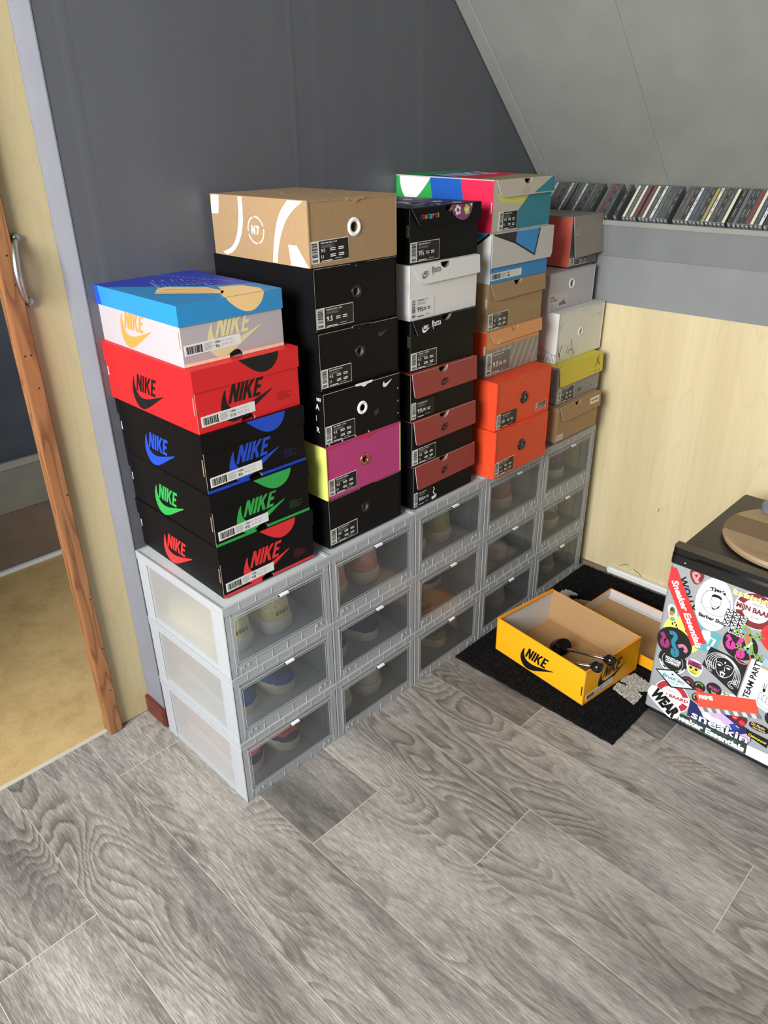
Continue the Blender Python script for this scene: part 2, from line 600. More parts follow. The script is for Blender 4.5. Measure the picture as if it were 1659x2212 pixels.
dark = plaster('dark_grey_wall_paint', (90, 92, 97), 1.0)
lilac = plaster('lilac_grey_paint', (120, 122, 131), 0.2)
slope_m = plaster('pale_grey_ceiling_paint', (140, 142, 136), 0.2)
band_m = plaster('blue_grey_fascia_paint', (116, 119, 119), 0.2)
band2_m = plaster('blue_grey_paint_lower', (130, 133, 133), 0.2)
maple_m = maple('maple_panel')
crack_m = mat('dark_crack', (30, 31, 33), 0.9)

# dark gable wall
b = MB()
b.box(0.010, 0.375, 0, 1.95, 0.47, 2.42, dark)
w = struct('wall_back', b)
# raised taped joints in the plaster
b = MB()
for x, wd, z0 in ((0.579, 0.010, 0), (0.655, 0.022, 0), (0.062, 0.014, 0), (1.02, 0.02, 0)):
    b.prism([(x - wd, 0), (x + wd, 0), (x + wd * .2, 0.0005), (x - wd * .2, 0.0005)], lambda u, v, q: (u, 0.375 - v, q), 2.42, dark)
smooth_angle(tag(b.build('trim_5'), kind='structure'), 60)
# lilac return of that wall beside the sliding door
b = MB(); b.box(0.0075, 0.374, 0, 0.0105, 0.4700, 2.42, lilac, 0.0008)
struct('wall_return', b)
b = MB()
redwood = timber('dark_red_skirting', (92, 38, 28), (110, 48, 36), (66, 26, 20), axis=1)
b.box(-0.002, 0.372, 0, 0.0075, 0.461, 0.056, redwood, 0.001)
struct('baseboard_left', b)
b = MB(); b.box(0.0, 0.363, 0, 1.50, 0.3735, 0.056, redwood, 0.001)
struct('baseboard_back', b)

# knee wall on the right: maple panel, grey board with nosing
b = MB()
b.box(1.520, -2.7, 0, 1.545, 0.375, 0.933, maple_m)
fr = Frame((1.520, 0, 0), (0, -1, 0), (0, 0, 1), (-1, 0, 0))
def wl(pts, w_): gline(b, fr, [(-y, z) for y, z in pts], w_, crack_m)
wl([(-.129, .041), (-.145, .053), (-.156, .058), (-.1635, .052)], .0016)
wl([(-.183, .051), (-.193, .044), (-.202, .043), (-.216, .031)], .0022)
wl([(-.170, .043), (-.172, .041)], .003)
wl([(-.2355, .307), (-.233, .289)], .0016)
struct('wall_right', b)
b = MB()
b.box(1.5185, -2.7, 0.933, 1.545, 0.375, 1.078, band2_m)
struct('wall_right_upper', b)
b = MB()
b.box(1.5150, -2.7, 1.072, 1.5380, 0.375, 1.162, band_m, 0.002)
struct('trim_1', b)
b = MB()
b.box(1.5085, -2.7, 1.160, 1.527, 0.375, 1.1745, slope_m, 0.002)
struct('trim_2', b)
# sloping ledge behind, that carries the cd cases
b = MB()
b.prism([(1.5385, 1.1610), (1.645, 1.0545), (1.66, 1.03), (1.545, 1.02)], lambda u, v, q: (u, -2.7 + q, v), 3.07, band_m)
struct('trim_3', b)

# white cable duct at the foot of the panel
b = MB()
wp = mat('white_painted_duct', (226, 228, 226), 0.4)
b.box(1.497, -1.2, 0.0105, 1.5195, -0.092, 0.032, wp, 0.006)
b.box(1.507, -0.088, 0.0, 1.5195, 0.35, 0.016, mat('brown_duct_stub', (120, 104, 92), 0.6), 0.001)
struct('baseboard_right', b)

# sloping ceiling in two boards, strip along the gable
b = MB()
def slab(y0, y1, drop=0.0):
    xa, xb = 1.75, 0.42
    pts = [(xa, ceil_z(xa) - drop), (xb, ceil_z(xb) - drop)]
    t = 0.05
    pts += [(xb + _n.x * t, ceil_z(xb) + _n.z * t), (xa + _n.x * t, ceil_z(xa) + _n.z * t)]
    b.prism(pts, lambda u, v, q: (u, y0 + q, v), y1 - y0, slope_m)
slab(-2.8, -0.0655, 0.0006)
slab(-0.0645, 0.375)
struct('ceiling', b)
b = MB()
o1 = Vector((1.72, 0, ceil_z(1.72)))
dv = Vector((-1, 0, SLOPE)).normalized()
def strip(u, v, q):
    p = o1 + dv * q - _n * v
    return (p.x, u, p.z)
b.prism([(0.331, 0.001), (0.372, 0.001), (0.372, 0.006), (0.336, 0.0045)], strip, 1.8, slope_m)
struct('trim_4', b)
b = MB(); b.box(-2.75, -2.8, 2.39, 0.46, 1.5, 2.44, slope_m)  # unseen flat ceiling, added to block world light from above
struct('ceiling_light_block', b)

b = MB(); b.box(-2.75, -2.9, 0, 1.56, -2.82, 2.39, mat('warm_grey_wall', (120, 118, 114), .8))  # unseen wall behind the camera, added to keep world light off the fronts
struct('wall_light_block', b)

# ---- sliding door
door_m = maple('maple_door', c0=(186, 170, 129), c1=(202, 187, 147))
b = MB(); b.box(-0.086, 0.462, 0.003, 0.0072, 0.480, 2.40, door_m)
d1 = struct('door_1', b)
b = MB()
pine = timber('orange_pine', (146, 98, 60), (160, 110, 68), (112, 70, 42))
b.box(-0.1185, 0.444, 0.002, -0.0855, 0.481, 2.40, pine, 0.0015)
fr = Frame((0, 0.444, 0), (1, 0, 0), (0, 0, 1), (0, -1, 0))
for (x, z) in ((-.1, 1.215), (-.096, 1.16), (-.11, 1.02), (-.098, 1.02), (-.097, 0.95), (-.09, .70), (-.092, .42), (-.09, .27), (-.095, .14)):
    gpoly(b, fr, circ(x, z, 0.0022, 8), crack_m)
b.build('edge_batten', d1)
steel = mat('brushed_steel', (190, 188, 184), 0.32, 1.0)
b = MB()
pts = []
for i in range(17):
    t = i / 16
    z = 1.243 - 0.122 * t
    bow = sin(pi * t) ** 0.55
    pts.append((-0.071 - 0.021 * bow - 0.004 * t, 0.458 - 0.032 * bow, z))
b.tube(pts, [0.0052 + 0.0024 * sin(pi * i / 16) for i in range(17)], steel, 12)
for z in (1.243, 1.121):
    b.tube([(-0.071, 0.4625, z), (-0.071, 0.452, z)], 0.0085, steel, 14)
b.build('door_handle', d1, smooth=True)
# threshold strip
b = MB(); b.box(-1.6, 0.466, 0, -0.1, 0.479, 0.0025, mat('pale_threshold', (190, 184, 170), 0.6), 0.0005)
struct('trim_6', b)

# ---- eaves cupboard behind the door opening
m_, nt_, b_ = nodes_of('brown_fibreboard', 0.8)
tc_ = N(nt_, 'ShaderNodeTexCoord')
n1_ = N(nt_, 'ShaderNodeTexNoise', Scale=7.0, Detail=7.0, Roughness=0.75)
nt_.links.new(tc_.outputs['Object'], n1_.inputs['Vector'])
n2_ = N(nt_, 'ShaderNodeTexNoise', Scale=220.0, Detail=2.0)
nt_.links.new(tc_.outputs['Object'], n2_.inputs['Vector'])
r_ = ramp(nt_, [(0.3, rgb(150, 124, 82)), (0.5, rgb(184, 156, 104)), (0.72, rgb(200, 174, 122))])
nt_.links.new(math_n(nt_, 'ADD', math_n(nt_, 'MULTIPLY', n1_.outputs['Fac'], 0.7), math_n(nt_, 'MULTIPLY', n2_.outputs['Fac'], 0.3)), r_.inputs[0])
nt_.links.new(r_.outputs[0], b_.inputs['Base Color'])
b = MB(); b.box(-1.6, 0.479, -0.05, 0.7, 1.52, 0.0, m_)
struct('floor_cupboard', b)
b = MB()
b.box(-1.6, 1.5, 0, 0.7, 1.52, 0.225, mat('brown_board', (112, 96, 84), 0.8, noise=.12, nscale=12))
b.box(-1.6, 1.494, 0.225, 0.7, 1.52, 0.385, mat('grey_board', (126, 124, 116), 0.8, noise=.1, nscale=12))
b.box(-1.6, 1.488, 0.385, 0.7, 1.52, 0.41, mat('pale_batten', (150, 148, 140), 0.8))
struct('wall_cupboard_back', b)
b = MB(); b.box(-1.6, 1.48, 0, 0.7, 1.4985, 0.014, wp, 0.002)
struct('baseboard_cupboard', b)
b = MB()
b.prism([(1.5, 0.41), (1.5, 0.46), (0.49, 2.45), (0.49, 2.37)], lambda u, v, q: (-1.6 + q, u, v), 2.3, mat('dark_blue_felt', (74, 82, 96), 0.9, noise=.15, nscale=6))
struct('ceiling_cupboard', b)
b = MB(); b.box(0.62, 0.482, 0, 0.7, 1.52, 2.39, MATS['dark_blue_felt'])  # unseen side wall, added to keep the cupboard dark
struct('wall_cupboard_right', b)
b = MB(); b.box(-1.68, 0.482, 0, -1.6, 1.52, 2.39, MATS['dark_blue_felt'])  # unseen side wall, added to stop world light leaking into the cupboard
struct('wall_cupboard_left', b)
b = MB(); b.box(-2.75, 0.462, 0, -1.05, 0.482, 2.39, door_m)
struct('wall_left', b)

# ============================================================ RUG
def build_rug():
    blk = mat('black_rug_pile', (24, 23, 24), 0.95, spec=0.1, noise=0.3, nscale=90)
    wht = mat('pale_grey_rug_pile', (196, 190, 180), 0.95, spec=0.1, noise=0.15, nscale=90)
    x0, x1, y0, y1 = 0.764, 1.496, -0.530, -0.006
    letA = [(1.02, -.422), (1.055, -.438), (1.04, -.498), (1.012, -.502), (.993, -.478), (.978, -.498), (.935, -.498), (.955, -.424), (.985, -.424), (.99, -.448), (1.003, -.448), (1.0, -.424)]
    hook = [(1.259, -.052), (1.291, -.045), (1.306, -.066), (1.302, -.098), (1.288, -.078), (1.266, -.085), (1.263, -.098), (1.281, -.117), (1.31, -.20), (1.26, -.24), (1.250, -.152), (1.239, -.110), (1.238, -.078)]
    def inside(px, py, poly):
        c = False
        j = len(poly) - 1
        for i in range(len(poly)):
            xi, yi = poly[i]; xj, yj = poly[j]
            if (yi > py) != (yj > py) and px < (xj - xi) * (py - yi) / (yj - yi) + xi:
                c = not c
            j = i
        return c
    rnd = random.Random(11)
    b = MB()
    # woven backing slab
    nseg = 60
    out = []
    for i in range(nseg): out.append((x0 + (x1 - x0) * i / nseg, y0 + rnd.uniform(-.001, .002)))
    for i in range(nseg // 2): out.append((x1, y0 + (y1 - y0) * i / (nseg // 2)))
    for i in range(nseg): out.append((x1 - (x1 - x0) * i / nseg, y1))
    for i in range(nseg // 2): out.append((x0 + rnd.uniform(-.001, .002), y1 - (y1 - y0) * i / (nseg // 2)))
    b.prism(out, lambda u, v, q: (u, v, 0.0006 + q), 0.0055, blk)
    for poly in (letA, hook):
        b.prism(poly, lambda u, v, q: (u, v, .006 + q), .0015, wht)
    # tufts
    extra = []
    for poly in (letA, hook):
        xs = [p[0] for p in poly]; ys = [p[1] for p in poly]
        for _ in range(5200):
            q = (rnd.uniform(min(xs), max(xs)), rnd.uniform(min(ys), max(ys)))
            if inside(q[0], q[1], poly): extra.append(q)
    for i_ in range(26000 + len(extra)):
        px, py = (rnd.uniform(x0 - .001, x1), rnd.uniform(y0 - .001, y1)) if i_ < 26000 else extra[i_ - 26000]
        if px > 0.925 and py < -0.5245: pass
        w = inside(px, py, letA) or inside(px, py, hook)
        h = rnd.uniform(.0040, .0065) + (.0020 if w else 0)
        a = rnd.uniform(0, 2 * pi)
        s = rnd.uniform(.0012, .0026)
        lx, ly = rnd.uniform(-.003, .003), rnd.uniform(-.003, .003)
        z = 0.004
        c, d = cos(a) * s, sin(a) * s
        lx = min(max(lx, x0 - .002 - px), x1 - .001 - px)
        ly = min(ly, y1 - py)
        b.face([(px - c, py - d, z), (px + c, py + d, z), (px + lx + c * .5, py + ly + d * .5, z + h), (px + lx - c * .5, py + ly - d * .5, z + h)], wht if w else blk)
    o = b.build('rug')
    tag(o, 'black rug with pale grey lettering on the plank floor under the open orange-yellow shoe box', 'rug')
build_rug()
# ============================================================ SHOE BOXES
kraft = mat('kraft_card', (160, 130, 94), 0.75, noise=.06, nscale=120)
kraft2 = kraft
kraft_in = mat('kraft_inside', (150, 124, 90), 0.85)
black_c = mat('black_card', (10, 9, 11), 0.5, spec=0.2, noise=.1, nscale=30)
white_c = mat('white_card', (222, 220, 218), 0.5)
edge_w = mat('pale_card_edge', (205, 200, 192), 0.7)
red_c = mat('red_card', (210, 28, 34), 0.5)
blue_c = mat('royal_blue_ink', (24, 70, 190), 0.5)
green_c = mat('green_ink', (44, 160, 72), 0.5)
redi_c = mat('red_ink', (222, 42, 46), 0.5)
blk_ink = mat('black_ink', (9, 9, 10), 0.5)
wht_ink = mat('white_ink', (238, 238, 238), 0.5)
pale_ink = mat('grey_ink', (150, 150, 150), 0.6)
lab_w = mat('white_sticker', (222, 222, 220), 0.45)
lab_k = mat('black_sticker', (10, 10, 11), 0.4)
orange_c = mat('orange_card', (222, 70, 32), 0.5)
brick_c = mat('brick_red_card', (146, 58, 52), 0.55)
silver_m = mat('dark_metal_eyelet', (60, 60, 62), 0.3, 0.8)
brass_m = mat('brass_eyelet', (196, 160, 90), 0.3, 1.0)
whtring = mat('white_plastic_eyelet', (240, 240, 238), 0.35)
blkring = mat('black_plastic_eyelet', (28, 28, 30), 0.25)
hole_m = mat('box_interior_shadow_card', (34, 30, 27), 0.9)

def arc_notch(cx, y, r, up, n=10):
    """points of a thumb notch cut into an edge at height y (up: bites upwards from a bottom edge)"""
    if up:
        return [(cx - r * cos(pi * i / n), y + r * .85 * sin(pi * i / n)) for i in range(n + 1)]
    return [(cx + r * cos(pi * i / n), y - r * .85 * sin(pi * i / n)) for i in range(n + 1)]

def box_body(root, w, d, h, m, cols=None, bottom_notch=None, top_notch=None, inner=kraft_in, extra=None, bevel_edge=None):
    """closed carton; cols = dict of face colours F L R B T; notches cut through the front card"""
    c = dict(F=m, L=m, R=m, B=m, T=m)
    c.update(cols or {})
    b = MB()
    poly = [(0, 0)]
    if bottom_notch: poly += arc_notch(bottom_notch[0], 0, bottom_notch[1], True)
    poly += [(w, 0), (w, h)]
    if top_notch: poly += arc_notch(top_notch[0], h, top_notch[1], False)
    poly += [(0, h)]
    b.face([(x, 0, z) for x, z in poly], c['F'])
    if bottom_notch or top_notch:
        b.face([(0.002, .0012, 0.001), (w - .002, .0012, 0.001), (w - .002, .0012, h - .001), (0.002, .0012, h - .001)][::1] if False else
               [(0.001, .018, 0.001), (w - .001, .018, 0.001), (w - .001, .018, h - .001), (0.001, .018, h - .001)], inner)
        for nt, up, z in ((bottom_notch, True, 0), (top_notch, False, h)):
            if nt:
                a = arc_notch(nt[0], z, nt[1], up)
                for p, q in zip(a[:-1], a[1:]):
                    b.face([(p[0], 0, p[1]), (q[0], 0, q[1]), (q[0], .0018, q[1]), (p[0], .0018, p[1])], edge_w)
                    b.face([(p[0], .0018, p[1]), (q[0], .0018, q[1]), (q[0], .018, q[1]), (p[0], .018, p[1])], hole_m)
    b.face([(0, d, 0), (0, 0, 0), (0, 0, h), (0, d, h)], c['L'])
    b.face([(w, 0, 0), (w, d, 0), (w, d, h), (w, 0, h)], c['R'])
    b.face([(w, d, 0), (0, d, 0), (0, d, h), (w, d, h)], c['B'])
    b.face([(0, 0, h), (w, 0, h), (w, d, h), (0, d, h)], c['T'])
    b.face([(0, d, 0), (w, d, 0), (w, 0, 0), (0, 0, 0)], c['F'])
    F = Frame((0, 0, 0), (1, 0, 0), (0, 0, 1), (0, -1, 0))
    Lf = Frame((0, d, 0), (0, -1, 0), (0, 0, 1), (-1, 0, 0))
    T = Frame((0, 0, h), (1, 0, 0), (0, 1, 0), (0, 0, 1))
    # worn paper edge along the near left corner
    if bevel_edge:
        grect(b, F, 0.0002, 0.001, 0.0012, h - .001, bevel_edge, .5)
    if extra: extra(b, F, Lf, T)
    return b.build('body', root)

def label_black(root, u, v, w, h, sizes=('9.5', '11'), title='NIKE AIR MAX', border=True, fy=0.0, bg=None, fg=None, torn=False, ang=0.0):
    b = MB()
    bg = bg or lab_k; fg = fg or wht_ink
    t = .0006
    F = Frame((u, fy - t, v), (cos(ang), 0, sin(ang)), (-sin(ang), 0, cos(ang)), (0, -1, 0))
    b.prism([(0, 0), (w, 0), (w, h), (0, h)], lambda a, c, q: F.p(a, c, -q * 4000 + 0), t, lab_w if border else bg)
    k = 1
    if border:
        grect(b, F, w * .22, .0012, w - .0014, h - .0012, bg, 1)
        grect(b, F, .0008, .0012, w * .22, h - .0012, lab_w, 1)
    else:
        grect(b, F, 0, 0, w * .2, h, lab_w, 1)
    bars(b, F, w * .04, h * .28, w * .18, h * .93, blk_ink, vert=False, k=2, seed=int(w * 9999 + u * 777))
    bars(b, F, w * .04, h * .06, w * .18, h * .2, blk_ink, vert=False, k=2, seed=3)
    gtext(b, F, title, w * .27, h * .84, h * .075, fg, 2, width=w * .42)
    for i in range(3):
        grect(b, F, w * .27, h * (.76 - i * .045), w * (.62 - .06 * (i % 2)), h * (.775 - i * .045), pale_ink, 2)
    if len(sizes) == 2:
        gtext(b, F, sizes[0], w * .27, h * .48, h * .15, fg, 2)
        gtext(b, F, sizes[1], w * .27, h * .2, h * .15, fg, 2)
        for j in (.52, .74):
            for q in (.58, .50, .30, .22):
                grect(b, F, w * (j - .02), h * q, w * (j + .12), h * (q + .04), fg, 2)
    else:
        gtext(b, F, sizes[0], w * .27, h * .32, h * .24, fg, 2, bold=.02)
        for j in (.52, .70):
            for q in (.45, .36):
                grect(b, F, w * j, h * q, w * (j + .12), h * (q + .04), fg, 2)
    gtext(b, F, 'DC3433-200', w * .27, h * .05, h * .07, fg, 2, width=w * .28) if False else grect(b, F, w * .27, h * .06, w * .55, h * .1, fg, 2)
    grect(b, F, w * .62, h * .1, w * .8, h * .14, pale_ink, 2)
    o = b.build('size_sticker', root)
    return o

def label_white(root, u, v, w, h, size, ang=0.04, fy=0.0):
    b = MB()
    t = .0005
    F = Frame((u, fy - t, v), (cos(ang), 0, sin(ang)), (-sin(ang), 0, cos(ang)), (0, -1, 0))
    b.prism([(0, 0), (w, 0), (w, h), (0, h)], lambda a, c, q: F.p(a, c, -q * 4000), t, lab_w)
    bars(b, F, w * .03, h * .15, w * .27, h * .85, blk_ink, k=1, seed=int(u * 1e4))
    grect(b, F, w * .275, h * .1, w * .3, h * .85, blk_ink, 1)
    for i in range(6):
        grect(b, F, w * .33, h * (.78 - i * .12), w * (.5 - .02 * (i % 3)), h * (.83 - i * .12), pale_ink, 1)
    gtext(b, F, 'USA', w * .53, h * .62, h * .22, blk_ink, 1, bold=.02)
    gtext(b, F, size, w * .530, h * .18, h * .3, blk_ink, 1, bold=.02, width=w * (.075 if len(size) < 3 else .095))
    for x in (.515, .64, .715, .785, .865):
        grect(b, F, w * x, h * .12, w * x + .0003, h * .88, pale_ink, 1)
    for x, s in ((.655, '43'), (.73, '8'), (.8, '27')):
        gtext(b, F, s, w * x, h * .3, h * .16, pale_ink, 1)
        grect(b, F, w * x, h * .68, w * (x + .035), h * .74, pale_ink, 1)
    return b.build('size_sticker', root)

def slot_strip(b, d, u, v0, v1, m=None):
    """small kraft-lined slot in the left side near the front corner"""
    pass

def place(kind, x, y, z, rot, label, group):
    return thing('shoe_box', label, 'shoe box', (x, y, z), radians(rot), group)

def ring(root, x, z, r0, r1, m, hole=hole_m, fy=0.0, inner_lit=None):
    b = MB()
    seg, sub = 28, 8
    rc, rt = (r0 + r1) / 2, (r1 - r0) / 2
    vs = [(x + (rc + rt * cos(2 * pi * j / sub)) * cos(2 * pi * i / seg), fy - .0004 - abs(rt * .55 * sin(2 * pi * j / sub)) if j <= sub // 2 else fy + .0006 + rt * .3 * abs(sin(2 * pi * j / sub)),
           z + (rc + rt * cos(2 * pi * j / sub)) * sin(2 * pi * i / seg)) for i in range(seg) for j in range(sub)]
    fs = [(i * sub + j, i * sub + (j + 1) % sub, ((i + 1) % seg) * sub + (j + 1) % sub, ((i + 1) % seg) * sub + j) for i in range(seg) for j in range(sub)]
    b.raw(vs, fs, m)
    o = b.build('eyelet', root, smooth=True)
    return o

def front_with_hole(b, w, h, cx, cz, r, m, y=0.0, lining=None):
    n = 24
    # ring between square hole-frame and circle, then border quads
    s = r * 1.3
    corners = [(cx + s, cz), (cx + s, cz + s), (cx, cz + s), (cx - s, cz + s), (cx - s, cz), (cx - s, cz - s), (cx, cz - s), (cx + s, cz - s)]
    c = [(cx + r * cos(2 * pi * i / n), cz + r * sin(2 * pi * i / n)) for i in range(n)]
    sq = []
    for i in range(n):
        a = 2 * pi * i / n
        k = s / max(abs(cos(a)), abs(sin(a)))
        sq.append((cx + k * cos(a), cz + k * sin(a)))
    for i in range(n):
        j = (i + 1) % n
        b.face([(c[i][0], y, c[i][1]), (sq[i][0], y, sq[i][1]), (sq[j][0], y, sq[j][1]), (c[j][0], y, c[j][1])][::-1], m)
        b.face([(c[i][0], y, c[i][1]), (c[j][0], y, c[j][1]), (c[j][0], y + .010, c[j][1]), (c[i][0], y + .010, c[i][1])], lining or m)
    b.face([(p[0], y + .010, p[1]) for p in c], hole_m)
    for (x0, z0, x1, z1) in ((0, 0, cx - s, h), (cx + s, 0, w, h), (cx - s, 0, cx + s, cz - s), (cx - s, cz + s, cx + s, h)):
        b.face([(x0, y, z0), (x1, y, z0), (x1, y, z1), (x0, y, z1)], m)

# ---- type 1: carton with separate lid
def lid_box(x, y, z, rot, w, d, h, label, group, body_m, lid_m, logo_m, size, trim_m=None, hl=.036, moon_m=None, cols=None, logo_left=None, lidcols=None, extra_lid=None, logo2=None, lu=.104, lz=.003, fz=.008, lab=(.0085, .012, .122, .0205), htop=None):
    t = place('lid', x, y, z, rot, label, group)
    hb = h - .002
    def ex(b, F, Lf, T):
        if trim_m:
            for a, c in ((0.0, .098), (.128, w)):
                grect(b, F, a + .0004, .0003, c, .0065, trim_m, .6)
        nike_logo(b, F, .055, fz, .130, logo_m)
        nike_logo(b, Lf, lu, lz + .002, .130, logo_left or logo_m)
        if logo2:
            for i in range(5):
                grect(b, F, .186, .022 + i * .0038, .186 + (.03, .036, .026, .034, .02)[i], .0232 + i * .0038, logo2, 1)
        # fold slots along the left face at both ends
        grect(b, Lf, d - .0075, h * .30, d - .0042, h * .58, kraft_in, 1)
        grect(b, Lf, .0035, h * .40, .0065, h * .55, lab_w, 1)
        grect(b, F, 0.0002, 0.001, 0.0011, hb - .03, edge_w, .5)
    c = dict(cols or {})
    box_body(t, w, d, hb - .001, body_m, c, bottom_notch=(.112, .0165), extra=ex, inner=kraft_in)
    # lid: shell with flanges, open below
    b = MB()
    o = .0022
    z0, z1 = hb - hl, h - .0005
    X0, X1, Y0, Y1 = -o, w + o, -o, d + o
    lc = dict(F=lid_m, L=lid_m, T=lid_m)
    lc.update(lidcols or {})
    b.face([(X0, Y0, z0), (X1, Y0, z0 - .0006), (X1, Y0, z1), (X0, Y0, z1)], lc['F'])
    b.face([(X0, Y1, z0), (X0, Y0, z0), (X0, Y0, z1), (X0, Y1, z1)], lc['L'])
    b.face([(X1, Y0, z0), (X1, Y1, z0), (X1, Y1, z1), (X1, Y0, z1)], lid_m)
    b.face([(X1, Y1, z0), (X0, Y1, z0), (X0, Y1, z1), (X1, Y1, z1)], lid_m)
    b.face([(X0, Y0, z1), (X1, Y0, z1), (X1, Y1, z1), (X0, Y1, z1)], lc['T'])
    for p, q in (((X0, Y0), (X1, Y0)), ((X1, Y0), (X1, Y1)), ((X1, Y1), (X0, Y1)), ((X0, Y1), (X0, Y0))):
        cx, cy = (w / 2, d / 2)
        ip = (p[0] + (o - .0004) * (1 if p[0] < cx else -1), p[1] + (o - .0004) * (1 if p[1] < cy else -1))
        iq = (q[0] + (o - .0004) * (1 if q[0] < cx else -1), q[1] + (o - .0004) * (1 if q[1] < cy else -1))
        b.face([(p[0], p[1], z0), (q[0], q[1], z0), (iq[0], iq[1], z0), (ip[0], ip[1], z0)], edge_w if lid_m is not black_c else black_c)
    F = Frame((0, Y0, 0), (1, 0, 0), (0, 0, 1), (0, -1, 0))
    Lf = Frame((X0, d, 0), (0, -1, 0), (0, 0, 1), (-1, 0, 0))
    T = Frame((0, 0, z1), (1, 0, 0), (0, 1, 0), (0, 0, 1))
    if moon_m:
        zt = z1
        pts = [(.1005, zt)] + chaikin([(.1005, zt), (.108, zt - .006), (.1225, zt - .018), (.140, zt - .030), (.158, zt - .035), (.178, zt - .030), (.1915, zt - .016), (.1955, zt)], 2)
        gpoly(b, F, pts, moon_m)
    if extra_lid: extra_lid(b, F, Lf, T, z0, z1)
    b.build('lid', t)
    label_white(t, lab[0], lab[1], lab[2], lab[3], size, .02)
    return t

# ---- type 2: one-piece carton with tuck front, pull eyelet
def eyelet_box(x, y, z, rot, w, d, h, label, group, front_m, side_m, ring_m, rr=(.0085, .0165), rc=(.118, .067), edge=edge_w, tab_m=None, lab=None, extra=None, top_m=None, ledge=True, tab=True, back_h=None):
    t = place('eyelet', x, y, z, rot, label, group)
    b = MB()
    top_m = top_m or side_m
    h2 = h - .0008
    front_with_hole(b, w, h2, rc[0], rc[1], rr[0] + .001, front_m, lining=pale_ink if ring_m is blkring else None)
    b.face([(0, d, 0), (0, 0, 0), (0, 0, h2), (0, d, h2)], side_m)
    b.face([(w, 0, 0), (w, d, 0), (w, d, h2), (w, 0, h2)], side_m)
    b.face([(w, d, 0), (0, d, 0), (0, d, h2), (w, d, h2)], side_m)
    b.face([(0, 0, h2), (w, 0, h2), (w, d, h2), (0, d, h2)], top_m)
    b.face([(0, d, 0), (w, d, 0), (w, 0, 0), (0, 0, 0)], side_m)
    F = Frame((0, 0, 0), (1, 0, 0), (0, 0, 1), (0, -1, 0))
    Lf = Frame((0, d, 0), (0, -1, 0), (0, 0, 1), (-1, 0, 0))
    T = Frame((0, 0, h2), (1, 0, 0), (0, 1, 0), (0, 0, 1))
    # folded sleeve edges framing the front flap
    b.box(-.0002, -.0018, .001, .0028, 0, h2 - .001, side_m, .0006)
    b.box(w - .0022, -.0012, .001, w + .0002, 0, h2 - .001, side_m, .0005)
    b.box(0, -.0014, h2 - .0022, w, .0, h2, top_m, .0005)
    if edge:
        Fe = Frame((0, -.0019, 0), (1, 0, 0), (0, 0, 1), (0, -1, 0))
        grect(b, Fe, .0024, .002, .0030, h2 - .0025, edge, 0)
        if ledge:
            grect(b, Fe, 0.003, h2 - .0028, w - .002, h2 - .0022, edge, 0)
    if tab:
        # tuck tab at the top edge
        tm = tab_m or side_m
        cx = w * .52
        b.prism([(cx - .026, h2 + .0000), (cx - .0235, h2 - .0045), (cx - .009, h2 - .0055), (cx - .003, h2 - .0095), (cx + .003, h2 - .0095), (cx + .009, h2 - .0055), (cx + .0235, h2 - .0045), (cx + .026, h2)],
                lambda u, v, q: (u, -.0004 - q, v), .0016, tm, edge or tm)
    if extra: extra(b, F, Lf, T)
    b.build('body', t)
    ring(t, rc[0], rc[1], rr[0], rr[1], ring_m)
    if lab: label_black(t, *lab[0], **lab[1])
    return t

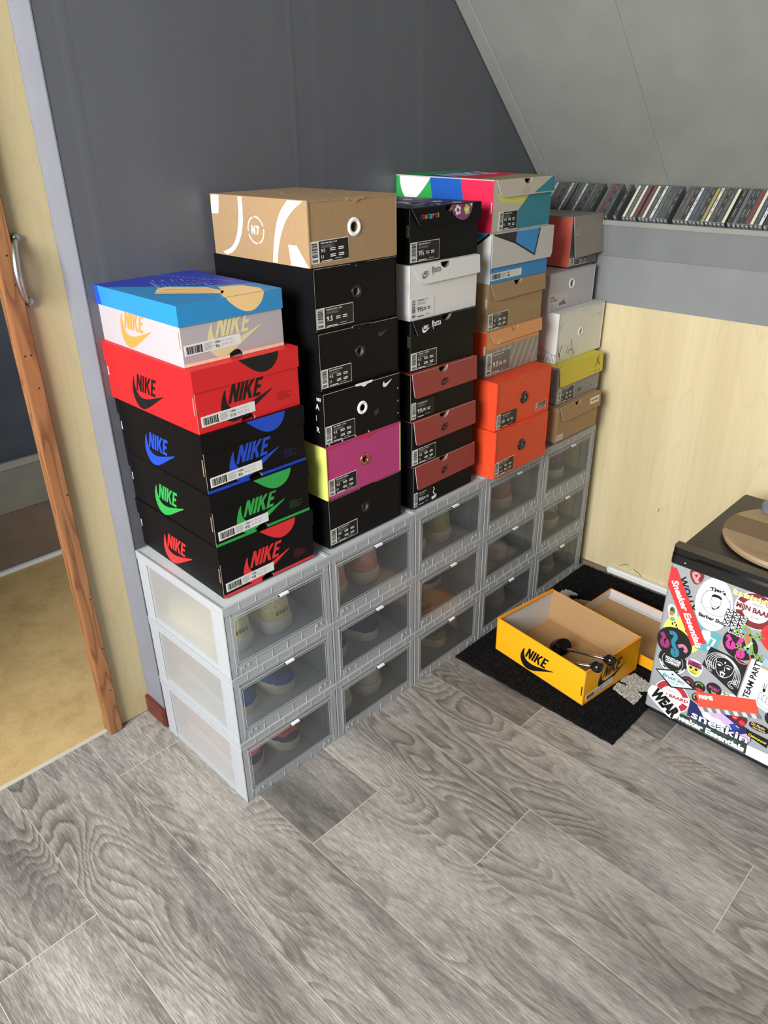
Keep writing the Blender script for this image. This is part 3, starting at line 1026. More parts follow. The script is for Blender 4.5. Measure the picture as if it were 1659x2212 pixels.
# ---- type 3: hinged lid with a front flap and thumb notch
def flap_box(x, y, z, rot, w, d, h, label, group, front_m, side_m, flap_m, fh=.045, notch=(.118, .0165), left=(.006, .034), over=.006, edge=edge_w, lab=None, extra=None, extra_flap=None, top_m=None, lift=.0, cr=.012, slot=True, lean=.003, tilt=0.0):
    t = place('flap', x, y, z, rot, label, group)
    if tilt: t.rotation_euler = (tilt, 0, radians(rot))
    hb = h - .0030
    def ex(b, F, Lf, T):
        grect(b, F, 0.0002, 0.001, 0.0012, hb - .001, edge, .5)
        if slot:
            grect(b, Lf, d - .0085, h * .50, d - .0025, h * .70, edge, 1)
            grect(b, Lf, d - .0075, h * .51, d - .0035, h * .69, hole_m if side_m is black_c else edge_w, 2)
        if extra: extra(b, F, Lf, T)
    box_body(t, w, d, hb, front_m, dict(L=side_m, R=side_m, B=side_m, T=side_m), top_notch=(notch[0], notch[1] * .9) if notch else None, extra=ex, inner=kraft_in)
    b = MB()
    tm = top_m or flap_m
    b.box(-.0004, -.0006, hb + .0002, w + over - .001, d + .001, h - .0004, tm, .0003)
    # right-hand side wing of the lid
    b.box(w + over - .0030, .0, h - fh * .8, w + over - .001, d, h - .0006, side_m, .0003)
    zt, zb = h - .0008, h - fh
    l0, l1 = left
    poly = [(l0, zt), (l0 + (l1 - l0) * .35, zb + fh * .45)]
    poly += chaikin([(l0 + (l1 - l0) * .45, zb + fh * .30), (l0 + (l1 - l0) * .62, zb + cr * .3), (l1 + .004, zb)], 2)
    poly += [(w + over, zb + .002), (w + over, zt)]
    if notch: poly += arc_notch(notch[0], zt, notch[1], False)
    def fl(u, v, q):
        k = (zt - v) / (zt - zb)
        return (u, -.0012 - lean * k - q, v)
    b.prism(poly, fl, .0014, flap_m, edge)
    if notch:
        a = arc_notch(notch[0], zt, notch[1] * .93, False)
        for p, q in zip(a[:-1], a[1:]):
            b.face([(p[0], -.001, p[1]), (q[0], -.001, q[1]), (q[0], .004, q[1]), (p[0], .004, p[1])], kraft_in)
    Fl = Frame(Vector((0, -.0012 - .0014, zt)) , (1, 0, 0), Vector((0, lean, zt - zb)).normalized(), Vector((0, -(zt - zb), lean)).normalized())
    T = Frame((0, 0, h - .0004), (1, 0, 0), (0, 1, 0), (0, 0, 1))
    if extra_flap: extra_flap(b, Fl, T)      # v is measured downwards from the top edge (negative)
    b.build('lid', t)
    if lab: label_black(t, *lab[0], **lab[1])
    return t

GA = 'shoe boxes stacked on the crate column beside the sliding door'
GB = 'shoe boxes stacked on the second crate column'
GC = 'shoe boxes stacked on the third crate column'
GD = 'shoe boxes stacked on the fourth crate column'
GE = 'shoe boxes stacked on the crate column beside the maple panel'

# ---------------- stack A
lid_box(.025, .028, .556, -1.3, .242, .338, .121, 'black shoe box with red lettering, lowest of the left stack on the clear crates', GA, black_c, black_c, redi_c, '10', trim_m=redi_c, moon_m=redi_c, logo2=mat('dark_red_ink', (110, 22, 26), .5))
lid_box(.024, .030, .677, -1.5, .240, .338, .117, 'black shoe box with green lettering, between the red-lettered and blue-lettered ones', GA, black_c, black_c, green_c, '10', trim_m=green_c, moon_m=green_c, logo2=mat('dark_green_ink', (24, 84, 40), .5))
lid_box(.024, .034, .794, -1.2, .242, .338, .124, 'black shoe box with blue lettering directly under the red box', GA, black_c, black_c, blue_c, '8½', trim_m=blue_c, moon_m=blue_c, logo2=mat('dark_blue_ink', (18, 34, 90), .5))
lid_box(.023, .036, .918, -.4, .242, .340, .122, 'bright red shoe box with black lettering in the left stack', GA, red_c, red_c, blk_ink, '11½', moon_m=blk_ink, hl=.040, logo2=mat('deep_red_ink', (120, 14, 18), .5))
def unc_lid(b, F, Lf, T, z0, z1):
    navy = mat('deep_blue_ink', (34, 56, 168), .45)
    cream = mat('apricot_ink', (238, 200, 138), .5)
    teal = mat('sky_blue_ink', (44, 140, 200), .45)
    gpoly(b, T, [(-.0022, .323), (.2272, .323), (.2272, .085), (.150, .120), (.0, .268)], navy)
    gpoly(b, Lf, [(-.002, z0), (.030, z0), (.022, z1), (-.002, z1)], MATS['royal_blue_ink'])
    # apricot sole shape running over the front edge
    gpoly(b, T, [(.098, -.0022), (.186, -.0022), (.200, .03), (.192, .078), (.150, .098), (.138, .07), (.120, .042), (.106, .018)], cream, 2)
    gpoly(b, F, [(.100, z1)] + chaikin([(.100, z1), (.108, z1 - .010), (.128, z1 - .026), (.148, z1 - .033), (.166, z1 - .030), (.182, z1 - .016), (.187, z1)], 2), cream)
    # stripes block
    gpoly(b, T, [(.030, .128), (.118, .034), (.134, .052), (.134, .112), (.082, .176), (.060, .172)], cream, 2)
    for k in range(3):
        gline(b, T, [(.036 + k * .014, .140 + k * .006), (.112 + k * .009, .054 + k * .016)], .0018, mat('brown_ink', (150, 110, 70), .5), 3)
    w_ = wht_ink
    for k in range(18):
        t0 = k / 18
        p = (.140 + .080 * t0 + .0, .318 - .230 * t0)
        q = (p[0] + .0028, p[1] - .008)
        gline(b, T, [p, q], .0009, w_, 3)
    gline(b, T, [(.085, .245), (.058, .150)], .001, w_, 3)
    for k in range(10):
        gline(b, T, [(.088 + k * .0095, .240 - k * .006), (.093 + k * .0095, .237 - k * .006)], .001, w_, 3)
        gline(b, T, [(.078 + k * .0095, .215 - k * .006), (.084 + k * .0095, .211 - k * .006)], .001, w_, 3)
        gline(b, T, [(.072 + k * .0095, .196 - k * .006), (.078 + k * .0095, .192 - k * .006)], .0016, w_, 3)
    for k in range(4):
        gline(b, T, [(.098 + k * .016, .262 - k * .010), (.094 + k * .016, .245 - k * .010)], .001, w_, 3)
    gline(b, T, [(.150, .150), (.146, .110), (.168, .115)], .001, w_, 3)
    gtext(b, T, 'NIKE', .100, .225, .016, w_, 3, ang=-.55, shear=.2) if False else None
whitepk = mat('pinkish_white_card', (176, 168, 172), .5)
unc_blue = mat('sky_blue_card', (40, 134, 192), .35)
sky_l = unc_blue
def unc():
    orange_l = mat('orange_pale_ink', (236, 142, 66), .5)
    t = lid_box(.026, .060, 1.040, -1.0, .226, .323, .112, 'white shoe box with a blue and apricot lid on top of the red box', GA, whitepk, unc_blue, mat('pale_yellow_ink', (216, 206, 158), .5), '9½',
                cols=dict(L=whitepk), lidcols=dict(L=sky_l, T=unc_blue), logo_left=orange_l, lu=.094, hl=.036, extra_lid=unc_lid, trim_m=mat('pale_orange_strip', (238, 206, 170), .5), lab=(.0045, .020, .122, .0195))
unc()

# ---------------- stack B
LB = lambda title, v=.007, u=.0045, w=.086, h=.040, **k: ((u, v, w, h), dict(title=title, **k))
eyelet_box(.314, .022, .556, 0, .240, .335, .125, 'plain black eyelet shoe box at the foot of the second stack, under the magenta box', GB, black_c, black_c, blkring, rr=(.0075, .013), lab=LB('NIKE DUNK LOW'))
lime = mat('lime_card', (214, 226, 110), .5)
magenta = mat('magenta_card', (186, 60, 122), .5)
eyelet_box(.313, .019, .681, -.3, .236, .335, .128, 'magenta-fronted shoe box with lime sides and a brass eyelet', GB, magenta, lime, brass_m, rr=(.0075, .0145), lab=LB('NIKE AIR MAX PREMIUM', v=.009), top_m=magenta, tab_m=mat('scarlet_card', (206, 40, 66), .5), edge=MATS['scarlet_card'] if 'scarlet_card' in MATS else None)
def ex_air(b, F, Lf, T):
    tick(b, F, .178, .094, .034, wht_ink)
    for i, ch in enumerate('AIR'):
        gtext(b, Lf, ch, .335 - .022 - .0, .083 - i * .026, .0125, wht_ink, 1, ang=0)
    gtext(b, Lf, 'NIKE', .318, .103, .007, wht_ink, 1, ang=0, width=.014)
    for u in (.012, .05, .09, .13): grect(b, F, u, .0005, u + .004, .0035, wht_ink, 1)
    gpoly(b, F, [(.15, .045), (.163, .050), (.165, .040), (.157, .034), (.151, .037)], mat('faded_black_ink', (44, 43, 46), .6), 1)
    for v in (.02, .05, .08): grect(b, F, .2255, v, .2275, v + .004, wht_ink, 2)
eyelet_box(.315, .023, .809, -1.2, .232, .335, .121, 'black shoe box with a white eyelet, white tick and letters down its side', GB, black_c, black_c, whtring, rr=(.0075, .0155), rc=(.115, .063), lab=LB('AIR MAX 1 OG', v=.005), tab_m=wht_ink, edge=wht_ink, extra=ex_air)
def ex_tick_dark(b, F, Lf, T): tick(b, F, .172, .088, .030, mat('gloss_black_ink', (40, 40, 42), .25))
eyelet_box(.317, .030, .930, -1.1, .234, .335, .125, 'black eyelet shoe box directly above the one with the white eyelet', GB, black_c, black_c, blkring, rr=(.0085, .0145), rc=(.1176, .0666), lab=LB('NIKE AIR MAX 90 NRG'), extra=ex_tick_dark)
eyelet_box(.313, .030, 1.055, 0, .238, .335, .128, 'black shoe box with a large 9.5 sticker directly under the brown box', GB, black_c, black_c, blkring, rr=(.0085, .0145), rc=(.118, .068), lab=((.004, .007, .103, .041), dict(title='NIKE AIR MAX 1 DLX', sizes=('9.5',))))
def ex_n7(b, F, Lf, T):
    w_ = wht_ink
    gpoly(b, Lf, [(.0055, .1205), (.034, .1205), (.031, .100), (.0262, .084), (.0005, .083), (.0015, .100)], w_)
    outer = chaikin([(.1185, .1205), (.1185, .095), (.1130, .060), (.095, .030), (.072, .010), (.045, .0012)], 2)
    inner = chaikin([(.018, .0012), (.038, .009), (.062, .016), (.083, .034), (.096, .060), (.1035, .090), (.1045, .1205)], 2)
    n_ = min(len(outer), len(inner)); inn = inner[::-1]
    for i in range(n_ - 1):
        gpoly(b, Lf, [outer[i], outer[i + 1], inn[i + 1], inn[i]], w_)
    a_ = chaikin([(.270, .1205), (.250, .105), (.234, .085), (.222, .055), (.213, .020), (.2095, .0015)], 2)
    c_ = chaikin([(.316, .1205), (.292, .108), (.266, .090), (.245, .062), (.231, .030), (.2255, .0015)], 2)
    for i in range(len(a_) - 1):
        gpoly(b, Lf, [a_[i + 1], a_[i], c_[i], c_[i + 1]], w_)
    gpoly(b, Lf, [(.264, .0395), (.290, .0395), (.3245, .0012), (.270, .0012)], w_)
    for k in range(4):
        gring(b, Lf, .159, .059, .0255, .0285, w_, 1, a0=.35 + k * pi / 2, a1=.35 + k * pi / 2 + 1.35, n=10, ry=.95)
    gtext(b, Lf, 'N', .1440, .0515, .0155, w_, 1, bold=.05, width=.0125)
    gtext(b, Lf, '7', .1600, .0515, .0155, w_, 1, bold=.05, width=.0115)
    # printed ring on the lid top and a crease
    gring(b, T, .13, .16, .05, .056, mat('pale_brown_ink', (190, 170, 140), .6), 1)
eyelet_box(.306, .027, 1.183, -1.1, .238, .327, .123, 'large brown cardboard shoe box with white curves and a ring emblem on its side', GB, kraft, kraft, whtring, rr=(.0095, .0182), rc=(.119, .067), lab=((.003, .007, .100, .0415), dict(title='NIKE AIR MAX 1 N7', ang=.02)), extra=ex_n7, edge=mat('kraft_edge', (200, 172, 130), .7))

# ---------------- stack C
def LC(title, **k):
    kk = dict(u=.003, v=.004, w=.084, h=.041); kk.update({a: k.pop(a) for a in list(k) if a in kk})
    return ((kk['u'], kk['v'], kk['w'], kk['h']), dict(title=title, **k))
def flap_logo(b, Fl, T): nike_logo(b, Fl, .1045, -.048, .032, blk_ink)
def steam(b, F, Lf, T):
    gline(b, F, chaikin([(.078, .038), (.083, .031), (.0765, .024), (.082, .018), (.088, .012)], 2), .0032, wht_ink, 1)
    gpoly(b, F, [(.070, .012), (.092, .014), (.089, .006), (.074, .003)], wht_ink, 1)
flap_box(.595, .017, .556, .0, .236, .335, .117, 'black shoe box with a brick-red flap, lowest of the three in the third stack', GC, black_c, black_c, brick_c, fh=.066, left=(.005, .016), notch=(.113, .0165), lab=LC('NIKE AIR MAX', border=False, sizes=('9½',), w=.068, h=.040), extra=steam, extra_flap=flap_logo, slot=False)
flap_box(.591, .019, .673, -1.1, .233, .335, .119, 'black shoe box with a brick-red flap, the middle one of three alike', GC, black_c, black_c, brick_c, fh=.064, left=(.005, .016), notch=(.115, .0165), lab=LC('AIR MAX 1 NH SE', w=.086), extra_flap=flap_logo, slot=False)
flap_box(.591, .024, .792, -1.8, .233, .335, .118, 'black shoe box with a brick-red flap, topmost of the three alike', GC, black_c, black_c, brick_c, fh=.062, left=(.004, .015), notch=(.112, .0165), lab=LC('NIKE AIR MAX 95', border=False, sizes=('9½',), w=.080, h=.042), extra_flap=flap_logo, slot=False)
def patta(m):
    def f(b, Fl, T):
        nike_logo(b, Fl, .036, -.031, .029, m)
        gtext(b, Fl, 'Patta', .0685, -.022, .014, m, 3, ang=.06, bold=.01, shear=.15, width=.031)
        gline(b, Fl, [(.072, -.010), (.073, -.028)], .0016, m, 3)
    return f
flap_box(.600, .034, .910, -2.4, .225, .335, .121, 'black shoe box with white lettering on its flap, above the brick-red flaps', GC, black_c, black_c, black_c, fh=.042, left=(.006, .034), notch=(.120, .017), edge=mat('grey_card_edge', (120, 118, 116), .7), lab=LC('AIR MAX 1 / PATTA', w=.088), extra_flap=patta(wht_ink))
flap_box(.598, .033, 1.031, -.6, .238, .335, .122, 'white shoe box with silver lettering on its flap, in the third stack', GC, white_c, white_c, white_c, fh=.044, left=(.004, .046), notch=(.118, .0185), lab=LC('AIR MAX 1 / P', border=False, sizes=('9½',), bg=white_c, fg=blk_ink, w=.080, h=.045), extra_flap=patta(mat('silver_grey_ink', (120, 120, 122), .4)))
def floral(b, Fl, T):
    for i, (ch, c) in enumerate(zip('CONCEPTS', ((90, 50, 160), (220, 50, 60), (230, 150, 40), (60, 170, 80), (60, 190, 220), (225, 80, 140), (230, 90, 50), (150, 190, 60)))):
        gtext(b, Fl, ch, .030 + i * .0082, -.0235 + .0012 * (i % 2), .0085, mat('letter_ink_%s' % 'abcdefgh'[i], c, .5), 3, bold=.04, width=.0062)
    plum = mat('plum_ink', (132, 66, 112), .5)
    gpoly(b, Fl, [(.137, -.001)] + chaikin([(.137, -.001), (.140, -.016), (.152, -.028), (.176, -.037), (.198, -.032), (.212, -.016), (.217, -.001)], 2), plum, 1)
    for (cx, cy, pc, cc) in ((.160, -.013, (235, 232, 226), (120, 30, 60)), (.193, -.014, (196, 208, 80), (235, 232, 226))):
        pm = mat('petal_ink_%d' % pc[2], pc, .5)
        for k in range(5):
            a = 2 * pi * k / 5 + .5
            gpoly(b, Fl, circ(cx + .0068 * cos(a), cy + .0068 * sin(a), .0046, 12), pm, 2)
        gpoly(b, Fl, circ(cx, cy, .0042, 12), mat('petal_core_%d' % cc[0], cc, .5), 3)
    gpoly(b, Fl, [(.176, -.002), (.184, -.002), (.178, -.012)], mat('maroon_ink', (140, 30, 50), .5), 2)
    gpoly(b, Fl, [(.206, -.002), (.214, -.002), (.209, -.009)], wht_ink, 2)
    # printed pattern on the lid top
    r = random.Random(4)
    cols = [mat('violet_ink', (92, 78, 150), .5), mat('leaf_ink', (70, 130, 90), .5), wht_ink, plum, mat('navy_ink', (40, 44, 84), .5)]
    T2 = T
    grect(b, T2, .004, .004, .24, .33, cols[4], 1)
    for _ in range(60):
        x, y = r.uniform(.02, .22), r.uniform(.02, .31)
        m = r.choice(cols)
        for k in range(5):
            a = 2 * pi * k / 5
            gpoly(b, T2, circ(x + .008 * cos(a), y + .008 * sin(a), .0055, 8), m, 2)
flap_box(.606, .042, 1.153, .2, .243, .325, .117, 'black shoe box with colourful lettering and a purple flower print on its flap', GC, black_c, black_c, black_c, fh=.040, left=(.005, .044), notch=(.131, .016), edge=MATS['grey_card_edge'], lab=((.003, .004, .098, .0425), dict(title='NIKE AIR MAX 1 SP', sizes=('9½',))), extra_flap=floral)

# ---------------- stack D
oside = orange_c
def ex_price(b, F, Lf, T):
    grect(b, F, .184, .0125, .2345, .036, mat('pink_white_sticker', (204, 160, 150), .5), 1)
    bars(b, F, .194, .021, .232, .0345, mat('smudged_ink', (90, 60, 56), .6), k=2, seed=5)
    for k in range(6): grect(b, F, .189 + k * .007, .0145, .193 + k * .007, .019, MATS['smudged_ink'], 2)
eyelet_box(.881, -.022, .556, 0, .250, .345, .138, 'orange eyelet shoe box standing on the crates under another orange box', GD, orange_c, oside, blkring, rr=(.008, .0175), rc=(.1254, .069), edge=mat('orange_edge', (250, 130, 80), .6), lab=((.003, .005, .090, .042), dict(title='NIKE ZOOM', sizes=('10', '11.5'))))
eyelet_box(.887, -.013, .694, -1.2, .246, .345, .134, 'orange eyelet shoe box with a size 10 sticker and a pink price sticker', GD, orange_c, oside, blkring, rr=(.008, .0175), rc=(.1251, .067), edge=MATS['orange_edge'], lab=((.005, .003, .089, .041), dict(title='NIKE SB DUNK', sizes=('10',), border=False)), extra=ex_price)
pale_o = mat('pale_orange_card', (216, 152, 96), .55)
stripe1 = mat('taupe_grey_card', (140, 134, 126), .5)
def ex_stripe(b, F, Lf, T):
    d = .335
    lt = mat('light_taupe_ink', (164, 158, 150), .5)
    for k in range(9):
        u = .012 + k * .028
        gpoly(b, F, [(u, .001), (u + .010, .001), (u + .046, .072), (u + .036, .072)] if u + .046 < .243 else [(u, .001), (min(u + .010, .242), .001), (.242, .001 + (.242 - min(u + .010, .242)) * 1.97), (.242, min(.072, .001 + (.242 - u) * 1.97))], lt, 1)
    gpoly(b, Lf, [(0, 0), (.335, 0), (.335, .060), (0, .030)], mat('dark_taupe_card', (112, 108, 102), .5), 1)
    gline(b, F, [(.0, .0735), (.242, .0735)], .001, edge_w, 1)
    grect(b, F, .002, .0735, .242, .119, pale_o, 1)
def nike_pale(c):
    def f(b, Fl, T): nike_logo(b, Fl, .040, -.036, .026, c)
    return f
flap_box(.901, .039, .828, 0, .243, .335, .122, 'orange and striped grey shoe box under the plain brown one', GD, stripe1, oside, pale_o, fh=.036, left=(.008, .034), notch=(.118, .015), edge=MATS['kraft_edge'], lab=((.0025, .005, .108, .058), dict(title='NIKE AIR MAX 1 PREM', sizes=('9.5',), bg=mat('grey_sticker', (112, 104, 96), .5))), extra=ex_stripe, extra_flap=nike_pale(mat('peach_ink', (232, 190, 150), .5)))
flap_box(.905, .044, .950, -.4, .244, .335, .120, 'plain brown kraft shoe box with a flap in the fourth stack', GD, kraft, kraft, kraft, fh=.044, left=(.006, .034), notch=(.121, .0165), edge=MATS['kraft_edge'], lab=((.004, .002, .087, .042), dict(title='AIR MAX 1', sizes=('9.5', '11'), bg=mat('brown_black_sticker', (56, 48, 42), .5))), extra=lambda b, F, Lf, T: gpoly(b, F, circ(.205, .020, .0055, 14, ry=.0075), kraft_in, 1))
blu2 = mat('cyan_blue_card', (48, 132, 190), .5)
def tri_white(b, F, Lf, T): grect(b, F, 0, 0, .258, .041, blu2, 1)
def tri_flap(b, Fl, T):
    K = blk_ink
    gpoly(b, Fl, [(.004, -.001), (.100, -.001), (.094, -.030)], mat('soft_black_ink', (38, 36, 38), .5), 1)
    gline(b, Fl, [(.002, -.001), (.094, -.028), (.184, -.066), (.2025, -.001)], .0042, K, 2)
    gpoly(b, Fl, [(.100, -.001), (.1995, -.001), (.1825, -.062), (.095, -.0275)], mat('bright_blue_ink', (50, 140, 206), .5), 1)
    gline(b, Fl, [(.0955, -.001), (.0945, -.026)], .0014, redi_c, 3)
def d5():
    t = place('lid', .907, .043, 1.070, .4, 'white shoe box lid with a black and blue triangle over a blue base', GD)
    w, d, h = .256, .335, .121
    def ex(b, F, Lf, T):
        gpoly(b, Lf, [(.0, .0), (.335, 0), (.335, .038), (0, .038)], mat('cool_white_card', (205, 206, 204), .5), 1)
    box_body(t, w, d, h - .003, blu2, dict(L=white_c), extra=ex)
    b = MB()
    z0, z1, o = .040, h - .0005, .003
    lm = mat('pale_grey_card', (196, 192, 186), .5)
    pts = chaikin([(-o, z0), (w + .008, z0 - .0005), (w + .0145, z0 + .012), (w + .0145, z1), (-o, z1)], 0)
    b.prism(pts, lambda u, v, q: (u, -.005 + q, v), .0018, lm, edge_w)
    b.box(-o, -.0032, z0, -o + .0018, d, z1, blu2, .0003)
    b.box(w + .0125, -.0032, z0 + .01, w + .0145, d, z1, lm, .0003)
    b.box(-o, -.0045, h - .0022, w + .0145, d, h - .0006, lm, .0003)
    Fl = Frame((0, -.0052, z1), (1, 0, 0), (0, 0, 1), (0, -1, 0))
    tri_flap(b, Fl, None)
    L2 = Frame((-o, d, 0), (0, -1, 0), (0, 0, 1), (-1, 0, 0))
    gpoly(b, L2, [(.20, z0), (.336, z0), (.336, z1), (.325, z1)], lm, 1)
    gline(b, L2, [(.215, z0), (.330, z1)], .006, blk_ink, 2)
    b.build('lid', t)
    label_white(t, .003, .008, .134, .018, '8', .0)
d5()
def d6_extra(b, F, Lf, T):
    teal = mat('teal_card', (52, 130, 148), .5)
    gpoly(b, F, [(.1065, .002), (.2565, .002), (.2565, .117), (.2, .117), (.1065, .0441)], teal, 1)
    gpoly(b, F, [(.014, .088), (.19, .088), (.13, .060), (.030, .070)], mat('soft_yellow_ink', (214, 208, 110), .5), .6)
    d = .345
    Y, Gn, B_, Cr, Wh = mat('yellow_ink', (240, 226, 60), .5), mat('grass_green_ink', (40, 160, 74), .5), mat('cobalt_ink', (16, 84, 176), .5), mat('crimson_ink', (222, 30, 74), .5), wht_ink
    gpoly(b, Lf, [(0, 0), (.045, 0), (.0, .118)], Y, 2)
    gpoly(b, Lf, [(0, 0), (.165, 0), (.14, .118), (0, .118)], Gn, 1)
    gpoly(b, Lf, [(.165, 0), (.268, 0), (.242, .118), (.14, .118)], B_, 1)
    gpoly(b, Lf, [(.268, 0), (.345, 0), (.345, .118), (.242, .118)], Cr, 1)
    gpoly(b, Lf, [(.035, .118)] + chaikin([(.035, .118), (.040, .085), (.062, .058), (.090, .062), (.120, .090), (.143, .118)], 2), Wh, 3)
    grect(b, Lf, .3395, .045, .3425, .070, edge_w, 3)
def d6_flap(b, Fl, T):
    teal = MATS['teal_card']
    gpoly(b, Fl, [(.168, -.036), (.2625, -.036), (.2625, -.001), (.252, -.001)], teal, 1)
    gpoly(b, Fl, [(.112, -.034), (.150, -.036), (.146, -.014), (.134, -.012)], mat('faint_pink_ink', (196, 176, 168), .5), 1)
    r = random.Random(9)
    cols = [MATS['cobalt_ink'], MATS['crimson_ink'], mat('olive_ink', (150, 140, 96), .5), MATS['grass_green_ink'], mat('mauve_ink', (120, 90, 130), .5)]
    xs = [0, .11, .17, .262]
    gpoly(b, T, [(0, 0), (.262, 0), (.262, .10), (.0, .05)], cols[2], 1)
    gpoly(b, T, [(0, .05), (.262, .10), (.262, .20), (0, .13)], cols[1], 1)
    gpoly(b, T, [(0, .13), (.262, .20), (.262, .28), (0, .24)], cols[0], 1)
    gpoly(b, T, [(0, .24), (.262, .28), (.262, .344), (0, .344)], cols[3], 1)
    gtext(b, T, 'NIKE', .03, .15, .09, mat('pale_lilac_ink', (206, 200, 214), .5), 2, width=.19, shear=.3, bold=.04)
flap_box(.919, .055, 1.191, 0.6, .257, .345, .121, 'multicoloured shoe box with green, blue and crimson blocks topping the fourth stack', GD, mat('beige_card', (196, 188, 172), .5), MATS['cyan_blue_card'], MATS['beige_card'], fh=.041, left=(.006, .040), notch=(.139, .0165), lab=((.028, .003, .078, .044), dict(title='NIKE SB DUNK LOW', sizes=('9.5', '11'))), extra=d6_extra, extra_flap=d6_flap, over=.007, slot=False, tilt=.018)

# ---------------- stack E
sx = mat('spare_sticker', (196, 186, 168), .55)
def e1_extra(b, F, Lf, T):
    grect(b, F, .002, .004, .040, .024, sx, 1)
    gline(b, F, [(.006, .010), (.014, .016), (.022, .009), (.032, .014)], .0012, pale_ink, 2)
def e1_flap(b, Fl, T):
    grect(b, Fl, .178, -.030, .232, -.010, mat('cream_sticker', (232, 226, 210), .5), 1)
    gtext(b, Fl, 'W5-0410', .183, -.024, .008, blk_ink, 2, width=.044, bold=.02)
flap_box(1.205, -.012, .5665, 0, .236, .335, .111, 'plain brown kraft shoe box with a cream sticker, on the crate by the maple panel', GE, kraft2, kraft, kraft, fh=.050, left=(.008, .034), notch=(.105, .0155), edge=MATS['kraft_edge'], extra=e1_extra, extra_flap=e1_flap, lab=None, slot=False)
m_s, nt_s, b_s = nodes_of('speckled_grey_card', 0.55)
tcs = N(nt_s, 'ShaderNodeTexCoord')
vs_ = N(nt_s, 'ShaderNodeTexVoronoi', Scale=170.0)
nt_s.links.new(tcs.outputs['Object'], vs_.inputs['Vector'])
rs_ = ramp(nt_s, [(0.20, rgb(40, 40, 44)), (0.25, rgb(142, 140, 138))])
nt_s.links.new(vs_.outputs['Distance'], rs_.inputs[0])
nt_s.links.new(rs_.outputs[0], b_s.inputs['Base Color'])
yel = mat('yellow_card', (206, 190, 54), .5)
JUMP = [[(.50, .98), (.56, 1.0), (.58, .94), (.53, .90)], [(.46, .90), (.52, .93), (.58, .72), (.60, .56), (.44, .54), (.44, .72)],
        [(.54, .88), (.70, 1.12), (.73, 1.10), (.60, .84)], [(.46, .82), (.28, .66), (.30, .62), (.48, .74)],
        [(.44, .58), (.52, .56), (.30, .30), (.06, .10), (.02, .14), (.22, .34)], [(.50, .58), (.60, .58), (.80, .36), (.98, .18), (.94, .13), (.74, .28)],
        [(.70, 1.10), (.75, 1.10), (.76, 1.16), (.71, 1.16)]]
def jump(b, fr_, u, v, L, m, k=1):
    for g in JUMP: gpoly(b, fr_, [(u + L * x, v + L * y) for x, y in g], m, k)
def e2_flap(b, Fl, T):
    jump(b, Fl, .196, -.042, .034, blk_ink)
    for i, ch in enumerate('AIR'): gtext(b, Fl, ch, .197 + i * .0125, -.0535, .0065, mat('olive_dark_ink', (96, 90, 40), .5), 2)
flap_box(1.224, .008, .6785, 0, .238, .335, .116, 'shoe box with a yellow leaping-figure flap over a speckled grey base', GE, m_s, m_s, yel, fh=.062, left=(.0, .006), notch=None, over=.008, edge=mat('yellow_edge', (220, 210, 90), .5), lab=((.0, .002, .090, .044), dict(title='AIR 4 RETRO', bg=mat('grey_black_sticker', (52, 52, 50), .5))), extra_flap=e2_flap, slot=False,
         extra=lambda b, F, Lf, T: [gpoly(b, F, circ(.124, .0165, .0125, 16, 0, pi), mat('olive_dark_ink', (96, 90, 40), .5), 2)] and None)
def e3_extra(b, F, Lf, T):
    K = blk_ink
    gline(b, F, [(.010, .052), (.018, .020), (.026, .036), (.030, .052)], .0018, K, 2)
    gline(b, F, [(.018, .030), (.028, .004)], .0018, K, 2)
    for pts in ([(.060, .020), (.064, .042)], [(.070, .016), (.074, .030), (.082, .026)], [(.082, .060), (.085, .024)], [(.088, .022), (.094, .030), (.097, .012)], [(.086, .004), (.090, .010)], [(.100, .020), (.101, .006)]):
        gline(b, F, pts, .0018, K, 2)
    grect(b, F, .032, .002, .115, .050, mat('clear_sticker', (206, 204, 198), .25), 1)
    gline(b, F, [(.012, .095), (.014, .110), (.028, .116)], .001, pale_ink, 2)
    gline(b, F, [(.215, .112), (.238, .116), (.238, .104)], .001, pale_ink, 2)
    ink = mat('slate_blue_ink', (120, 140, 156), .6)
    for k in range(9):
        gline(b, Lf, [(.22 + k * .012, .004), (.224 + k * .012, .018 + .006 * (k % 3)), (.23 + k * .012, .006)], .002, ink, 2)
    gline(b, Lf, [(.215, .030), (.26, .040), (.30, .028), (.33, .022)], .0016, ink, 2)
white_f = mat('ivory_card', (216, 215, 207), .5)
eyelet_box(1.244, .040, .795, 0, .258, .320, .148, 'off-white eyelet shoe box with black pen marks, above the yellow flap', GE, white_f, white_f, mat('cream_eyelet', (236, 226, 200), .4), rr=(.0075, .0135), rc=(.131, .075), edge=edge_w, extra=e3_extra, ledge=False)
def e4_extra(b, F, Lf, T):
    grect(b, F, .010, .008, .105, .050, mat('white_sheen_sticker', (196, 192, 192), .4), 1)
    rr_ = mat('wine_ink', (150, 60, 76), .5)
    gtext(b, F, 'PURE', .014, .036, .0065, rr_, 2, bold=.03, width=.018)
    gtext(b, F, 'BY TODD', .014, .027, .0065, rr_, 2, bold=.03, width=.034)
    gpoly(b, F, [(.060, .012), (.098, .012), (.098, .017), (.088, .021), (.085, .030), (.078, .024), (.060, .019)], mat('mauve_print', (126, 96, 130), .5), 2)
    gring(b, F, .024, .015, .004, .0055, pale_ink, 2)
grey_f = mat('lavender_grey_card', (188, 184, 188), .5)
eyelet_box(1.232, .074, .943, 0, .249, .290, .109, 'pale lavender-grey eyelet shoe box under the salmon-sided box', GE, grey_f, grey_f, whtring, rr=(.0095, .0155), rc=(.122, .068), edge=edge_w, extra=e4_extra, ledge=False, tab=False)
